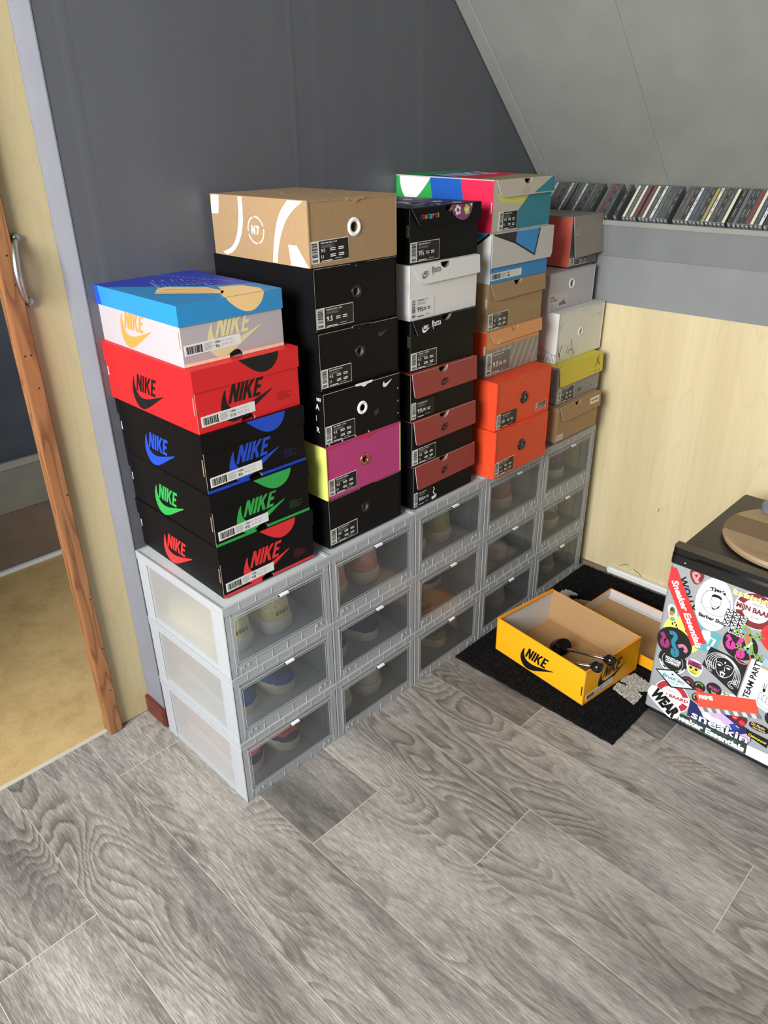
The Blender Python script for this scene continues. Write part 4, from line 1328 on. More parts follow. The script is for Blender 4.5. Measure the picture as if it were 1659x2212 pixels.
taupe = mat('warm_taupe_card', (150, 142, 130), .5)
salmon = mat('salmon_card', (232, 104, 88), .5)
def e5_flap(b, Fl, T):
    nike_logo(b, Fl, .012, -.052, .032, mat('pale_taupe_ink', (178, 172, 160), .5))
def e5():
    t = flap_box(1.345, .086, 1.055, 0, .158, .275, .140, 'salmon-sided shoe box with a big grey-brown flap topping the stack by the wall', GE, mat('dark_taupe_base', (104, 104, 98), .5), salmon, taupe, fh=.112, left=(.004, .012), notch=None, over=.012, edge=edge_w, lab=((.003, .003, .108, .022), dict(title='NIKE AIR', sizes=('9.5', '11'), bg=mat('dull_grey_sticker', (84, 84, 78), .5))), extra_flap=e5_flap, slot=False, lean=.012, top_m=taupe)
e5()
# ============================================================ CLEAR STACKING CRATES
CW, CD_, CH = .2925, .352, .1845
frost = plastic_sheet('frosted_plastic_sheet', 0, .20, .5, tint=(.95, .985, 1.0), rough=.35, trans=.5)
frame_m = plastic_sheet('milky_plastic_frame', 0, .20, .8, rough=.18, tint=(.88, .92, .96), trans=.5)
clear_m = plastic_sheet('clear_plastic_door', 0, .89, .9, tint=(.96, .985, 1.0), rough=.08)
back_m = plastic_sheet('frosted_back_sheet', 0, .12, .3, rough=.35)
highlight_m = plastic_sheet('plastic_edge_highlight', 0, .08, .6, tint=(.97, .985, 1.0), rough=.2)  # whiter plastic for ribs and edge strips, standing in for glossy highlights
tab_wm = mat('white_plastic_tab', (232, 234, 236), .3)
def make_crate():
    t = thing('storage_crate', 'x', 'storage crate')
    b = MB()
    W_, D_, H_ = CW, CD_, CH
    e = .0008
    # top rim
    for (x0, y0, x1, y1) in ((0, 0, W_, .0035), (0, D_ - .0035, W_, D_), (0, .0035, .0035, D_ - .0035), (W_ - .0035, .0035, W_, D_ - .0035)):
        b.box(x0, y0, H_ - .020, x1, y1, H_, frame_m)
    # second skin of the top rim: ledge that carries the next crate
    b.box(.0035, .0035, H_ - .0045, W_ - .0035, D_ - .0035, H_ - .0035, frost)
    # front top band, stepped
    b.box(.012, .0025, H_ - .030, W_ - .012, .0045, H_ - .020, frame_m)
    # bottom tray edge
    for (x0, y0, x1, y1) in ((.004, .002, W_ - .004, .0045), (.004, D_ - .0045, W_ - .004, D_ - .002), (.002, .0045, .0045, D_ - .0045), (W_ - .0045, .0045, W_ - .002, D_ - .0045)):
        b.box(x0, y0, .0, x1, y1, .015 if y1 > .01 else .022, frame_m)
    # bottom sheet
    b.face([(.005, .005, .006), (W_ - .005, .005, .006), (W_ - .005, D_ - .005, .006), (.005, D_ - .005, .006)], back_m)
    # corner posts
    for sx in (0, 1):
        def X(a, c): return (a, c) if sx == 0 else (W_ - c, W_ - a)
        x0, x1 = X(.001, .0032); b.box(x0, .001, 0, x1, .046, H_ - .020, frame_m)
        x0, x1 = X(.001, .0165); b.box(x0, .001, 0, x1, .0032, H_ - .020, frame_m)
        x0, x1 = X(.0150, .0168); b.box(x0, .0032, .004, x1, .016, H_ - .022, frame_m)
        x0, x1 = X(.0040, .0056); b.box(x0, .0445, .012, x1, .0465, H_ - .020, frame_m)
        x0, x1 = X(.001, .0032); b.box(x0, D_ - .040, 0, x1, D_ - .001, H_ - .020, frame_m)
        x0, x1 = X(.0032, .0060); b.box(x0, D_ - .042, .012, x1, D_ - .040, H_ - .020, frame_m)
    # ribs on the rims
    for i in range(6):
        x = .040 + i * .0425
        b.box(x, -.0010, H_ - .0195, x + .0012, .0, H_ - .0015, highlight_m)
        b.box(x - .012, .0008, .001, x - .0108, .002, .0215, highlight_m)
    b.box(0, -.0008, H_ - .0035, W_, 0, H_ - .0020, highlight_m)
    b.box(.006, -.0006, H_ - .0205, W_ - .006, 0, H_ - .0190, highlight_m)
    for i in range(7):
        y = .035 + i * .045
        b.box(-.0008, y, H_ - .0195, .0, y + .0012, H_ - .0035, highlight_m)
    # corner and edge strips in whiter plastic, painted-in edge highlights
    for x in (.0002, W_ - .0010):
        b.box(x, -.0004, .0, x + .0008, .0006, H_ - .001, highlight_m)
    for x in (.0160, W_ - .0168):
        b.box(x, .0002, .006, x + .0008, .0012, H_ - .022, highlight_m)
    b.box(.0, -.0006, H_ - .0008, W_, .0004, H_, highlight_m)
    b.box(-.0004, .0, H_ - .0008, .0006, D_, H_, highlight_m)
    b.box(-.0004, .0, H_ - .0208, .0006, D_, H_ - .0200, highlight_m)
    for y in (.0455, D_ - .0412):
        b.box(.0002, y, .012, .0012, y + .0010, H_ - .020, highlight_m)
    o = b.build('frame', t)
    for sx in (0, 1):
        b = MB()
        x = .0035 if sx == 0 else W_ - .0035
        b.face([(x, .046, .013), (x, D_ - .040, .013), (x, D_ - .040, H_ - .019), (x, .046, H_ - .019)], frost)
        b.build('side_panel', t)
    b = MB()
    b.face([(.004, D_ - .003, .012), (W_ - .004, D_ - .003, .012), (W_ - .004, D_ - .003, H_ - .019), (.004, D_ - .003, H_ - .019)], back_m)
    b.build('back_panel', t)
    # hinged drop door
    b = MB()
    x0, x1, z0, z1 = .0175, W_ - .0175, .0235, H_ - .0315
    b.face([(x0, .0012, z0), (x1, .0012, z0), (x1, .0012, z1), (x0, .0012, z1)], clear_m)
    f = .0045
    for (a, c, p, q) in ((x0, z0, x1, z0 + f), (x0, z1 - f, x1, z1), (x0, z0 + f, x0 + f * .7, z1 - f), (x1 - f, z0 + f, x1, z1 - f)):
        b.box(a, .0002, c, p, .0022, q, frame_m)
    g = .0010
    a0, a1, c0, c1 = x0 + .0065, x1 - .0085, z0 + .0085, z1 - .008
    for (a, c, p, q) in ((a0, c0, a1, c0 + g), (a0, c1 - g, a1, c1), (a0, c0, a0 + g, c1), (a1 - g, c0, a1, c1)):
        b.box(a, .0006, c, p, .0014, q, highlight_m)
    # hinge lugs
    for x in (.032, .046, W_ - .050, W_ - .036):
        b.box(x, -.0006, .013, x + .005, .002, .0205, frame_m, .0006)
    dr = b.build('door', t)
    b = MB()
    b.box(.143, -.0070, z1 - .0020, .167, .0006, z1 - .0004, tab_wm, .0004)
    b.box(.143, -.0070, z1 - .0045, .167, -.0060, z1 - .0006, tab_wm, .0003)
    b.box(.1415, -.0012, z1 - .006, .144, -.0002, z1 - .001, blk_ink)
    b.build('handle', dr)
    return t
crate0 = make_crate()
TIER = ('bottom', 'middle', 'top')
COLN = ('crate column beside the sliding door', 'second crate column', 'third crate column', 'fourth crate column', 'crate column beside the maple panel')
CONT = {(0, 2): 'pale yellow knit sneakers', (0, 1): 'blue sneakers with cream soles', (0, 0): 'coral and navy sneakers',
        (1, 2): 'pink knit sneakers', (1, 1): 'purple sneakers with white soles', (1, 0): 'pale grey ribbed sneakers',
        (2, 2): 'yellow-green sneakers', (2, 1): 'black sneakers on brown paper', (2, 0): 'olive sneakers',
        (3, 2): 'dusty pink sneakers', (3, 1): 'cream sneakers with pink toes', (3, 0): 'pale pink slim sneakers',
        (4, 2): 'grey-purple sneakers', (4, 1): 'white and grey-green sneakers', (4, 0): 'blurred grey sneakers'}
for c in range(5):
    for k in range(3):
        o = crate0 if (c, k) == (0, 0) else copy_tree(crate0)
        o.location = (c * .2940, 0, k * .185)
        tag(o, 'clear plastic crate holding %s, %s tier of the %s' % (CONT[(c, k)], TIER[k], COLN[c].replace('crate column beside the sliding door', 'door-side column').replace('crate column beside the maple panel', 'wall-side column').replace(' crate', '')), 'storage crate', 'clear drop-front storage crates')

# ============================================================ SNEAKERS IN THE CRATES
def knit(name, c0, c1, scale=240):
    m, nt, b = nodes_of(name, .85)
    tc = N(nt, 'ShaderNodeTexCoord')
    v = N(nt, 'ShaderNodeTexVoronoi', Scale=scale)
    nt.links.new(tc.outputs['Object'], v.inputs['Vector'])
    r = ramp(nt, [(.15, rgb(*c0)), (.55, rgb(*c1))])
    nt.links.new(v.outputs['Distance'], r.inputs[0])
    nt.links.new(r.outputs[0], b.inputs['Base Color'])
    bp = N(nt, 'ShaderNodeBump', Strength=.6, Distance=.003)
    nt.links.new(v.outputs['Distance'], bp.inputs['Height'])
    nt.links.new(bp.outputs[0], b.inputs['Normal'])
    return m
def make_shoe(side, upper, sole, accent, toe_first, tall=.100, text=None, band=None, laces=None, length=.280):
    """sneaker from y=0 backwards; side=+1 right foot; heel (or toe) nearest the crate door"""
    n = 44
    st = []
    for i in range(n + 1):
        t = i / n                     # 0 heel, 1 toe
        if t < .12: w = .036 * math.sqrt(max(0.0, 1 - (1 - t / .12) ** 2)) + .004
        elif t < .45: w = .040 - .003 * sin((t - .12) / .33 * pi)
        elif t < .72: w = .040 + .006 * sin((t - .45) / .27 * pi / 2)
        else: w = .046 * math.sqrt(max(0.0, 1 - ((t - .72) / .285) ** 2.4))
        cx = side * (.006 * sin(pi * min(1, max(0, (t - .25) / .75))) - .003 * t)
        st.append((t, max(w, .0035), cx))
    def top(t):
        pts = [(0, tall * .80), (.03, tall * .97), (.08, tall), (.2, tall * .78), (.30, tall * .84), (.38, tall * 1.0), (.46, tall * .92), (.62, tall * .66), (.78, .056), (.92, .049), (1, .034)]
        for (a, p), (c, q) in zip(pts[:-1], pts[1:]):
            if t <= c:
                k = (t - a) / (c - a); k = k * k * (3 - 2 * k)
                return p + (q - p) * k
        return pts[-1][1]
    Y = (lambda t: (1 - t) * length) if toe_first else (lambda t: t * length)
    root = thing('sneaker', 'x', 'sneaker')
    # sole
    b = MB()
    seg = 2
    prof = [(0.94, .000), (1.02, .006), (1.05, .016), (1.02, .026), (.98, .031)]
    vs, fs = [], []
    for (s, z) in prof:
        ring_ = []
        for (t, w, cx) in st: ring_.append((cx - w * s - .001, Y(t) + (t - .5) * .006 * (s - .9) * 10, z + (.005 if t < .25 else .0) * (z > .01)))
        for (t, w, cx) in reversed(st): ring_.append((cx + w * s + .001, Y(t) + (t - .5) * .006 * (s - .9) * 10, z + (.005 if t < .25 else .0) * (z > .01)))
        vs += ring_
    m_ = 2 * (n + 1)
    for j in range(len(prof) - 1):
        for i in range(m_):
            fs.append((j * m_ + i, j * m_ + (i + 1) % m_, (j + 1) * m_ + (i + 1) % m_, (j + 1) * m_ + i))
    fs.append(tuple(range(m_)))
    fs.append(tuple((len(prof) - 1) * m_ + i for i in range(m_)))
    b.raw(vs, fs, sole)
    smooth_angle(b.build('sole', root), 50)
    # upper
    b = MB()
    K = 20
    vs, fs, ms = [], [], []
    for (t, w, cx) in st:
        h = top(t)
        for k in range(K + 1):
            a = pi * k / K
            ca, sa = cos(a), sin(a)
            ww = w * .96 * (1 - .30 * (sa ** 3) * (1 if t < .5 else .5))
            x = cx - ww * math.copysign(abs(ca) ** .55, ca)
            z = .028 + (h - .028) * (sa ** .72)
            y = Y(t)
            if t < .1: y += (1 if not toe_first else -1) * .004 * sa
            vs.append((x, y, z))
    bands = []
    for i in range(n):
        for k in range(K):
            f = (i * (K + 1) + k, i * (K + 1) + k + 1, (i + 1) * (K + 1) + k + 1, (i + 1) * (K + 1) + k)
            z = sum(vs[q][2] for q in f) / 4
            t = (i + .5) / n
            hole = t < .33 and k in range(7, 13) and t > .05
            mm = accent if z < ((.038 + .004 * sin(t * 9)) if toe_first else (.050 + .014 * sin(t * 9 + 1))) else upper
            if hole: mm = MATS['shoe_lining']
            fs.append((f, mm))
    fs.append((tuple(range(K + 1)), accent)); fs.append((tuple(n * (K + 1) + k for k in range(K + 1)), accent))
    for f, mm in fs: b.raw([vs[q] for q in f], [tuple(range(len(f)))], mm)
    # push the opening down so the collar reads as hollow
    o = b.build('upper', root)
    smooth_angle(o, 60)
    # collar roll
    b = MB()
    pts = []
    for i in range(20):
        a = 2 * pi * i / 20
        tt = .19 + .145 * cos(a)
        w = .021 * sin(a)
        j = min(n, max(0, int(tt * n)))
        pts.append((st[j][2] + w, Y(tt), top(tt) - .002 - .006 * abs(sin(a))))
    pts.append(pts[0]); pts.append(pts[1])
    b.tube(pts, .0042, upper, 8, cap=False)
    b.build('collar', root, smooth=True)
    if laces:
        b = MB()
        for i in range(5):
            t = .42 + i * .062
            j = int(t * n); cx = st[j][2]; z = top(t) + .001
            b.tube([(cx - .020, Y(t), z - .007), (cx - .010, Y(t) - .002, z), (cx + .010, Y(t) + .002, z), (cx + .020, Y(t), z - .007)], .0022, laces, 6)
        b.build('laces', root, smooth=True)
    if text and not toe_first:
        b = MB()
        F = Frame((0, .0015, 0), (1, 0, 0), (0, .0, 1), (0, -1, 0))
        for i in range(4):
            x = -.018 + i * .009
            gpoly(b, F, [(x, .052 + .002 * (i % 2)), (x + .006, .050), (x + .007, .058 + .003 * (i % 2)), (x + .002, .061)], text, 14)
        b.build('heel_emblem', root)
    return root
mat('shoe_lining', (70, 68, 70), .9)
sole_w = mat('white_sole_rubber', (224, 222, 216), .55)
sole_c = mat('cream_sole_rubber', (216, 208, 186), .55)
sole_g = mat('pale_grey_sole', (196, 194, 188), .6)
R_ = lambda n, c: mat(n, c, .75, noise=.06, nscale=80)
SH = {
 (0, 2): (knit('pale_yellow_knit', (206, 200, 150), (232, 228, 186), 160), sole_w, R_('pale_yellow_leather', (226, 218, 160)), False, 'pale yellow knit', mat('teal_emblem', (60, 120, 130), .6), .112),
 (0, 1): (R_('slate_blue_fabric', (70, 86, 116)), sole_c, R_('blue_suede', (56, 92, 156)), True, 'blue with a cream sole', None, .090),
 (0, 0): (R_('coral_suede', (220, 92, 92)), sole_c, R_('navy_leather', (50, 56, 90)), True, 'coral and navy', None, .090),
 (1, 2): (knit('pink_knit', (206, 120, 120), (228, 168, 160), 160), sole_c, R_('salmon_leather', (226, 150, 130)), False, 'pink knit', None, .112),
 (1, 1): (R_('purple_suede', (86, 82, 140)), sole_w, R_('deep_purple_suede', (72, 66, 118)), True, 'purple with a white sole', None, .098),
 (1, 0): (knit('pale_grey_knit', (182, 180, 174), (206, 204, 196), 120), sole_c, R_('pale_grey_leather', (200, 198, 190)), False, 'pale grey ribbed', None, .100),
 (2, 2): (R_('pale_olive_fabric', (190, 184, 142)), sole_c, R_('mustard_leather', (186, 168, 84)), False, 'yellow-green', None, .108),
 (2, 1): (R_('black_leather', (52, 50, 54)), sole_g, R_('charcoal_leather', (66, 64, 66)), False, 'black', None, .100),
 (2, 0): (R_('olive_mesh', (120, 122, 92)), sole_c, R_('sage_suede', (140, 150, 112)), True, 'olive', None, .085),
 (3, 2): (R_('dusty_pink_fabric', (176, 150, 154)), sole_c, R_('rose_leather', (196, 130, 126)), False, 'dusty pink', None, .105),
 (3, 1): (R_('off_white_leather', (208, 200, 196)), sole_c, R_('blush_leather', (204, 160, 164)), True, 'cream with pink', None, .085),
 (3, 0): (R_('pale_pink_knit', (206, 190, 188)), sole_w, R_('pale_pink_leather', (208, 194, 190)), False, 'pale pink slim', None, .105),
 (4, 2): (R_('grey_purple_fabric', (140, 134, 156)), sole_w, R_('grey_purple_leather', (116, 110, 140)), False, 'grey-purple', None, .105),
 (4, 1): (R_('white_leather', (204, 204, 198)), sole_w, R_('grey_green_leather', (120, 130, 124)), False, 'white and grey-green', None, .100),
 (4, 0): (R_('mid_grey_fabric', (150, 148, 148)), sole_g, R_('mid_grey_leather', (160, 158, 156)), False, 'grey', None, .095)}
for (c, k), (up, so, ac, tf, nm, tx, tall) in SH.items():
    for si, xc in ((0, .0800), (1, .1850)):
        s = make_shoe(-1 if (si == 0) != tf else 1, up, so, ac, tf, tall, tx, laces=(mat('dark_laces', (60, 60, 70), .8) if tf else None), length=(.240 if (c, k) == (2, 1) else .272))
        s.location = (c * .294 + xc, .052 + (.006 if si == 0 else 0) + (.034 if (c, k) == (2, 1) else 0), k * .185 + .0075)
        if c in (0, 1) and si == 0: s.location.x -= .004
        s.rotation_euler = (0, 0, radians(random.Random(c * 10 + k * 3 + si).uniform(-1.2, 1.2)))
        tag(s, '%s %s sneaker in the %s crate, %s' % ('left-hand' if si == 0 else 'right-hand', nm, TIER[k], COLN[c].replace('crate column', 'column')), 'sneaker', 'sneakers stored in the clear crates')
# paper and card inserts seen in the third column
b = MB()
cardo = mat('tan_packing_card', (196, 132, 84), .8)
b.prism([(0, 0), (.17, 0), (.17, .045), (0, .030)], lambda u, v, q: (.660 + u, .046 + u * .0 - q * 0 + v * .2, .192 + v), .002, cardo)
b = MB()
pts = [(.606, .020, .1945), (.800, .030, .1945), (.805, .074, .2140), (.606, .076, .2200)]
b.face(pts, cardo); b.face([(p[0], p[1], p[2] - .0012) for p in pts][::-1], cardo)
b.face([pts[0], pts[1], (.795, .024, .1990), (.606, .014, .2260)], cardo)
tag(b.build('packing_card'), 'folded tan packing card beside the black sneakers in a clear crate', 'packing card')
# ============================================================ OPEN ORANGE-YELLOW SHOE BOX ON THE RUG
amber = mat('amber_card', (250, 176, 22), .45)
amber_d = mat('amber_card_edge', (232, 142, 30), .5)
inner_w = mat('white_liner_card', (206, 202, 200), .6)
inner_k = mat('kraft_liner_card', (176, 140, 96), .75, noise=.03, nscale=150)
RZ = .0125
t = thing('open_shoe_box', 'open orange-yellow shoe box with black lettering holding two shoe trees, on the black rug', 'shoe box', (.828, -.401, RZ), radians(-7.2))
bw, bd, bh, th = .247, .327, .114, .0028
b = MB()
b.box(0, 0, 0, bw, bd, .002, inner_k)
b.box(0, 0, .0, bw, th, bh, amber)          # near short end
b.box(0, bd - th, 0, bw, bd, bh, amber)
b.box(0, 0, 0, th, bd, bh, amber)
b.box(bw - th, 0, 0, bw, bd, bh, amber)
# liners
z0 = .002
b.face([(th + .0003, bd - th - .0003, z0), (bw - th, bd - th - .0003, z0), (bw - th, bd - th - .0003, bh - .001), (th, bd - th - .0003, bh - .001)], inner_w)
b.face([(bw - th - .0003, th, z0), (bw - th - .0003, bd - th, z0), (bw - th - .0003, bd - th, bh - .0005), (bw - th - .0003, th, bh - .0005)], inner_k)
b.face([(th + .0003, th, z0), (th + .0003, bd - th, z0), (th + .0003, bd - th, bh - .0005), (th + .0003, th, bh - .0005)], inner_k)
b.face([(th, th + .0003, z0), (bw - th, th + .0003, z0), (bw - th, th + .0003, bh - .001), (th, th + .0003, bh - .001)], inner_w)
# folded-over rims of the short ends
b.box(-.0008, bd - .0085, bh - .004, bw + .0008, bd + .0008, bh + .0012, amber_d, .0008)
b.box(-.0008, -.0008, bh - .004, bw + .0008, .0060, bh + .0012, amber_d, .0008)
F = Frame((0, 0, 0), (1, 0, 0), (0, 0, 1), (0, -1, 0))
Lf = Frame((0, bd, 0), (0, -1, 0), (0, 0, 1), (-1, 0, 0))
nike_logo(b, Lf, .100, .006, .130, blk_ink)
nike_logo(b, F, .062, .018, .130, blk_ink)
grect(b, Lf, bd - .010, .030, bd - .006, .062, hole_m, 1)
grect(b, F, .0005, .001, .0018, bh - .004, edge_w, 1)
for s0, s1 in ((.001, .10), (.135, bw - .001)):
    grect(b, F, s0, .0003, s1, .005, amber_d, 1)
b.build('body', t)
label_white(t, .012, .010, .118, .019, '9½', .05)

t = thing('carton_lid', 'upturned orange-yellow shoe box lid with brown lining, between the open box and the fridge', 'lid', (1.094, -.500, RZ), radians(-3.5))
lw, ld, lh = .246, .330, .036
b = MB()
b.box(0, 0, 0, lw, ld, .002, inner_k)
for (x0, y0, x1, y1) in ((0, 0, lw, .0028), (0, ld - .0028, lw, ld), (0, 0, .0028, ld), (lw - .0028, 0, lw, ld)):
    b.box(x0, y0, 0, x1, y1, lh, amber_d)
b.face([(.003, ld - .0032, .002), (lw - .003, ld - .0032, .002), (lw - .003, ld - .0032, lh - .0008), (.003, ld - .0032, lh - .0008)], inner_w)
b.face([(lw - .0032, .003, .002), (lw - .0032, ld - .003, .002), (lw - .0032, ld - .003, lh - .0008), (lw - .0032, .003, lh - .0008)], inner_w)
b.box(lw - .012, .003, .002, lw - .0035, ld - .003, .006, inner_w)
b.face([(.0003, .001, .001), (.0003, .001, .001), (.0003, .001, .001)], amber) if False else None
grect(b, Frame((0, ld, 0), (0, -1, 0), (0, 0, 1), (-1, 0, 0)), .0, .0, ld, lh, amber, .5)
b.build('body', t)

# ---- shoe trees lying in the box
gloss_k = mat('glossy_black_plastic', (18, 17, 18), .12, spec=.6)
chrome = mat('chrome_rod', (210, 210, 210), .15, 1.0)
def shoe_tree(label, toe, knob, spin):
    t = thing('shoe_tree', label, 'shoe tree', toe, 0, 'black plastic shoe trees in the open box')
    A, B_ = Vector((0, 0, 0)), Vector(knob) - Vector(toe)
    d = B_.normalized()
    side = d.cross(Vector((0, 0, 1))).normalized()
    up = side.cross(d)
    # toe piece: domed half shell
    b = MB()
    nu, nv = 18, 9
    vs, fs = [], []
    for i in range(nv + 1):
        q = (pi / 2) * i / nv
        rr = sin(q); fwd = cos(q)
        for j in range(nu):
            a = 2 * pi * j / nu
            p = A - d * (.046 * fwd - .012) + side * (.034 * rr * cos(a)) + up * (.029 * rr * sin(a) * (1 if sin(a) > 0 else .75))
            vs.append(tuple(p))
    for i in range(nv):
        for j in range(nu):
            fs.append((i * nu + j, i * nu + (j + 1) % nu, (i + 1) * nu + (j + 1) % nu, (i + 1) * nu + j))
    b.raw(vs, fs, gloss_k)
    rim = [vs[nv * nu + j] for j in range(nu)]
    cen = A + d * .0
    inner = [tuple(Vector(v) * .86 + (A + d * .002) * .14) for v in rim]
    b.raw(rim + inner, [(j, (j + 1) % nu, nu + (j + 1) % nu, nu + j) for j in range(nu)], gloss_k)
    b.raw(inner + [tuple(A + d * .004)], [(j, (j + 1) % nu, nu) for j in range(nu)], gloss_k)
    smooth_angle(b.build('toe_piece', t), 50)
    b = MB(); b.tube([A + d * .004, A + d * .03, B_], .0043, chrome, 12)
    b.build('rod', t, smooth=True)
    b = MB()
    pts, rs = [], []
    for i in range(13):
        q = pi * i / 12
        pts.append(B_ - d * (.0165 * cos(q))); rs.append(max(.0009, .0158 * sin(q) ** .8))
    pts = [B_ - d * .024] + pts; rs = [.0075] + rs
    b.tube(pts, rs, gloss_k, 20)
    smooth_angle(b.build('knob', t), 60)
    return t
shoe_tree('black shoe tree with chrome rod, the one nearer the fridge in the open box', (.967, -.238, .047), (.8940, -.4300, .1470), 0)
shoe_tree('black shoe tree in the open box, its ball end over the near left corner', (.893, -.235, .044), (.8445, -.4190, .1470), 0)

# ============================================================ MINI FRIDGE
fr_k = mat('black_fridge_enamel', (30, 28, 26), .28, spec=.5, noise=.08, nscale=200)
fr_top = mat('black_fridge_top', (34, 30, 27), .38, spec=.5, noise=.1, nscale=160)
fr_bar = mat('glossy_black_door_bar', (16, 16, 17), .12, spec=.6)
silver = mat('silver_door_film', (172, 176, 180), .32, .25, noise=.03, nscale=8)
t = thing('mini_fridge', 'small black fridge with a silver door covered in stickers, standing against the maple panel', 'fridge', (.94, -.53, 0))
b = MB()
b.box(.047, -.470, .012, .420, -.004, .4955, fr_k, .004)
for x in (.07, .39):
    for y in (-.44, -.03): b.tube([(x, y, .0), (x, y, .014)], .014, fr_k, 12)
b.build('body', t)
b = MB(); b.box(.040, -.474, .4955, .424, 0, .511, fr_top, .004)
fr_ = Frame((0, 0, .511), (1, 0, 0), (0, 1, 0), (0, 0, 1))
gline(b, fr_, [(.058, -.020), (.092, -.036)], .0018, blk_ink, 1)
b.build('top_panel', t)
b = MB()
def rrect(x0, y0, x1, y1, r, n=6):
    out = []
    for cx, cy, a in ((x1 - r, y1 - r, 0), (x0 + r, y1 - r, pi / 2), (x0 + r, y0 + r, pi), (x1 - r, y0 + r, 3 * pi / 2)):
        out += [(cx + r * cos(a + pi / 2 * i / n), cy + r * sin(a + pi / 2 * i / n)) for i in range(n + 1)]
    return out
# door plan outline (x = depth, y) with rounded front edges, lofted up
def door_loft(b, z0, z1, m, grow=0.0, rb=.010):
    out = chaikin([(.044, .007 + grow), (.006 - grow, .007 + grow), (-.0 - grow, .001 + grow), (-.0 - grow, -.005), (-.0 - grow, -.465), (-.0 - grow, -.471 - grow), (.006 - grow, -.477 - grow), (.044, -.477 - grow)], 2)
    b.prism(out[::-1], lambda u, v, q: (u, v, z0 + q), z1 - z0, m)
door_loft(b, .024, .476, silver)
dr = b.build('door', t)
b = MB()
door_loft(b, .015, .0245, fr_bar, .0012)
b.build('bottom_seal', dr)
b = MB()
out = chaikin([(.036, .009), (.004, .009), (-.006, .003), (-.007, -.010), (-.007, -.462), (-.006, -.472), (.004, -.479), (.036, -.479)], 2)
b.prism(out[::-1], lambda u, v, q: (u, v, .4755 + q), .024, fr_bar)
out2 = [(x * .80 + .004, y) for x, y in out]
b.prism(out2[::-1], lambda u, v, q: (u, v, .4995 + q), .018, fr_bar)
b.box(-.0085, -.42, .4985, .0, -.05, .5025, fr_bar, .001)
gpoly(b, Frame((-.0072, 0, 0), (0, -1, 0), (0, 0, 1), (-1, 0, 0)), circ(.030, .487, .0022, 12, ry=.0012), wht_ink, 1)
b.build('handle_bar', dr)

# ---- stickers on the door: u runs left to right, v up
SF = Frame((-.0001, 0, 0), (0, -1, 0), (0, 0, 1), (-1, 0, 0))
C_ = lambda n, c, r=.4: mat(n, c, r)
sk_red = C_('sticker_red', (214, 56, 56)); sk_mar = C_('sticker_maroon', (126, 46, 52)); sk_wht = C_('sticker_white', (234, 238, 240))
sk_yel = C_('sticker_yellow', (238, 232, 110)); sk_tea = C_('sticker_teal', (96, 166, 176)); sk_pnk = C_('sticker_pink', (206, 60, 150)); sk_ros = C_('sticker_rose', (196, 124, 150))
sk_blu = C_('sticker_steel_blue', (50, 128, 156)); sk_blk = C_('sticker_black', (30, 28, 30)); sk_pur = C_('sticker_plum', (150, 50, 110)); sk_nav = C_('sticker_navy', (34, 40, 90))
sk_grn = C_('sticker_green', (130, 170, 80)); sk_ora = C_('sticker_vermilion', (232, 82, 62)); sk_lil = C_('sticker_lilac', (206, 172, 216)); sk_gry = C_('sticker_grey', (120, 122, 124)); sk_pal = C_('sticker_pale_teal', (206, 224, 226)); sk_dgr = C_('sticker_dark_green', (38, 62, 56))
def sticker(label, L, fn):
    b = MB()
    fn(b, lambda k: L + k * .22)
    o = b.build('sticker', dr)
    o['label'] = label
    return o
def s1(b, k):
    gpoly(b, SF, [(-.0035, .462), (.010, .462), (.115, .289), (.083, .266), (-.0035, .408)], sk_red, k(0))
    gtext(b, SF, 'Sneaker Essentials', .0035, .4235, .0165, sk_wht, k(1), ang=-1.045, width=.182, bold=.035, shear=.15)
sticker('red strip with white slanted lettering', 6, s1)
def s2(b, k):
    gtext(b, SF, 'WOLLY', .0185, .440, .0185, blk_ink, k(0), ang=-1.10, width=.092, bold=.03)
    gpoly(b, SF, circ(.0425, .4095, .0085, 18), sk_nav, k(1)); gpoly(b, SF, circ(.046, .410, .0042, 12), sk_tea, k(2)); gpoly(b, SF, circ(.038, .413, .0032, 12), sk_pur, k(2))
sticker('black lettering with a coloured dot, beside the red strip', 2, s2)
def s3(b, k):
    gpoly(b, SF, chaikin([(.041, .473), (.058, .479), (.078, .473), (.076, .452), (.063, .434), (.047, .447)], 1, True), sk_mar, k(0))
    gpoly(b, SF, chaikin([(.048, .468), (.060, .472), (.070, .466), (.064, .452), (.072, .446), (.062, .440), (.054, .450), (.050, .456)], 1, True), C_('sticker_pale_rose', (200, 150, 150)), k(1))
    gpoly(b, SF, [(.054, .462), (.064, .466), (.060, .456)], sk_mar, k(2))
sticker('maroon shield with an animal head', 2, s3)
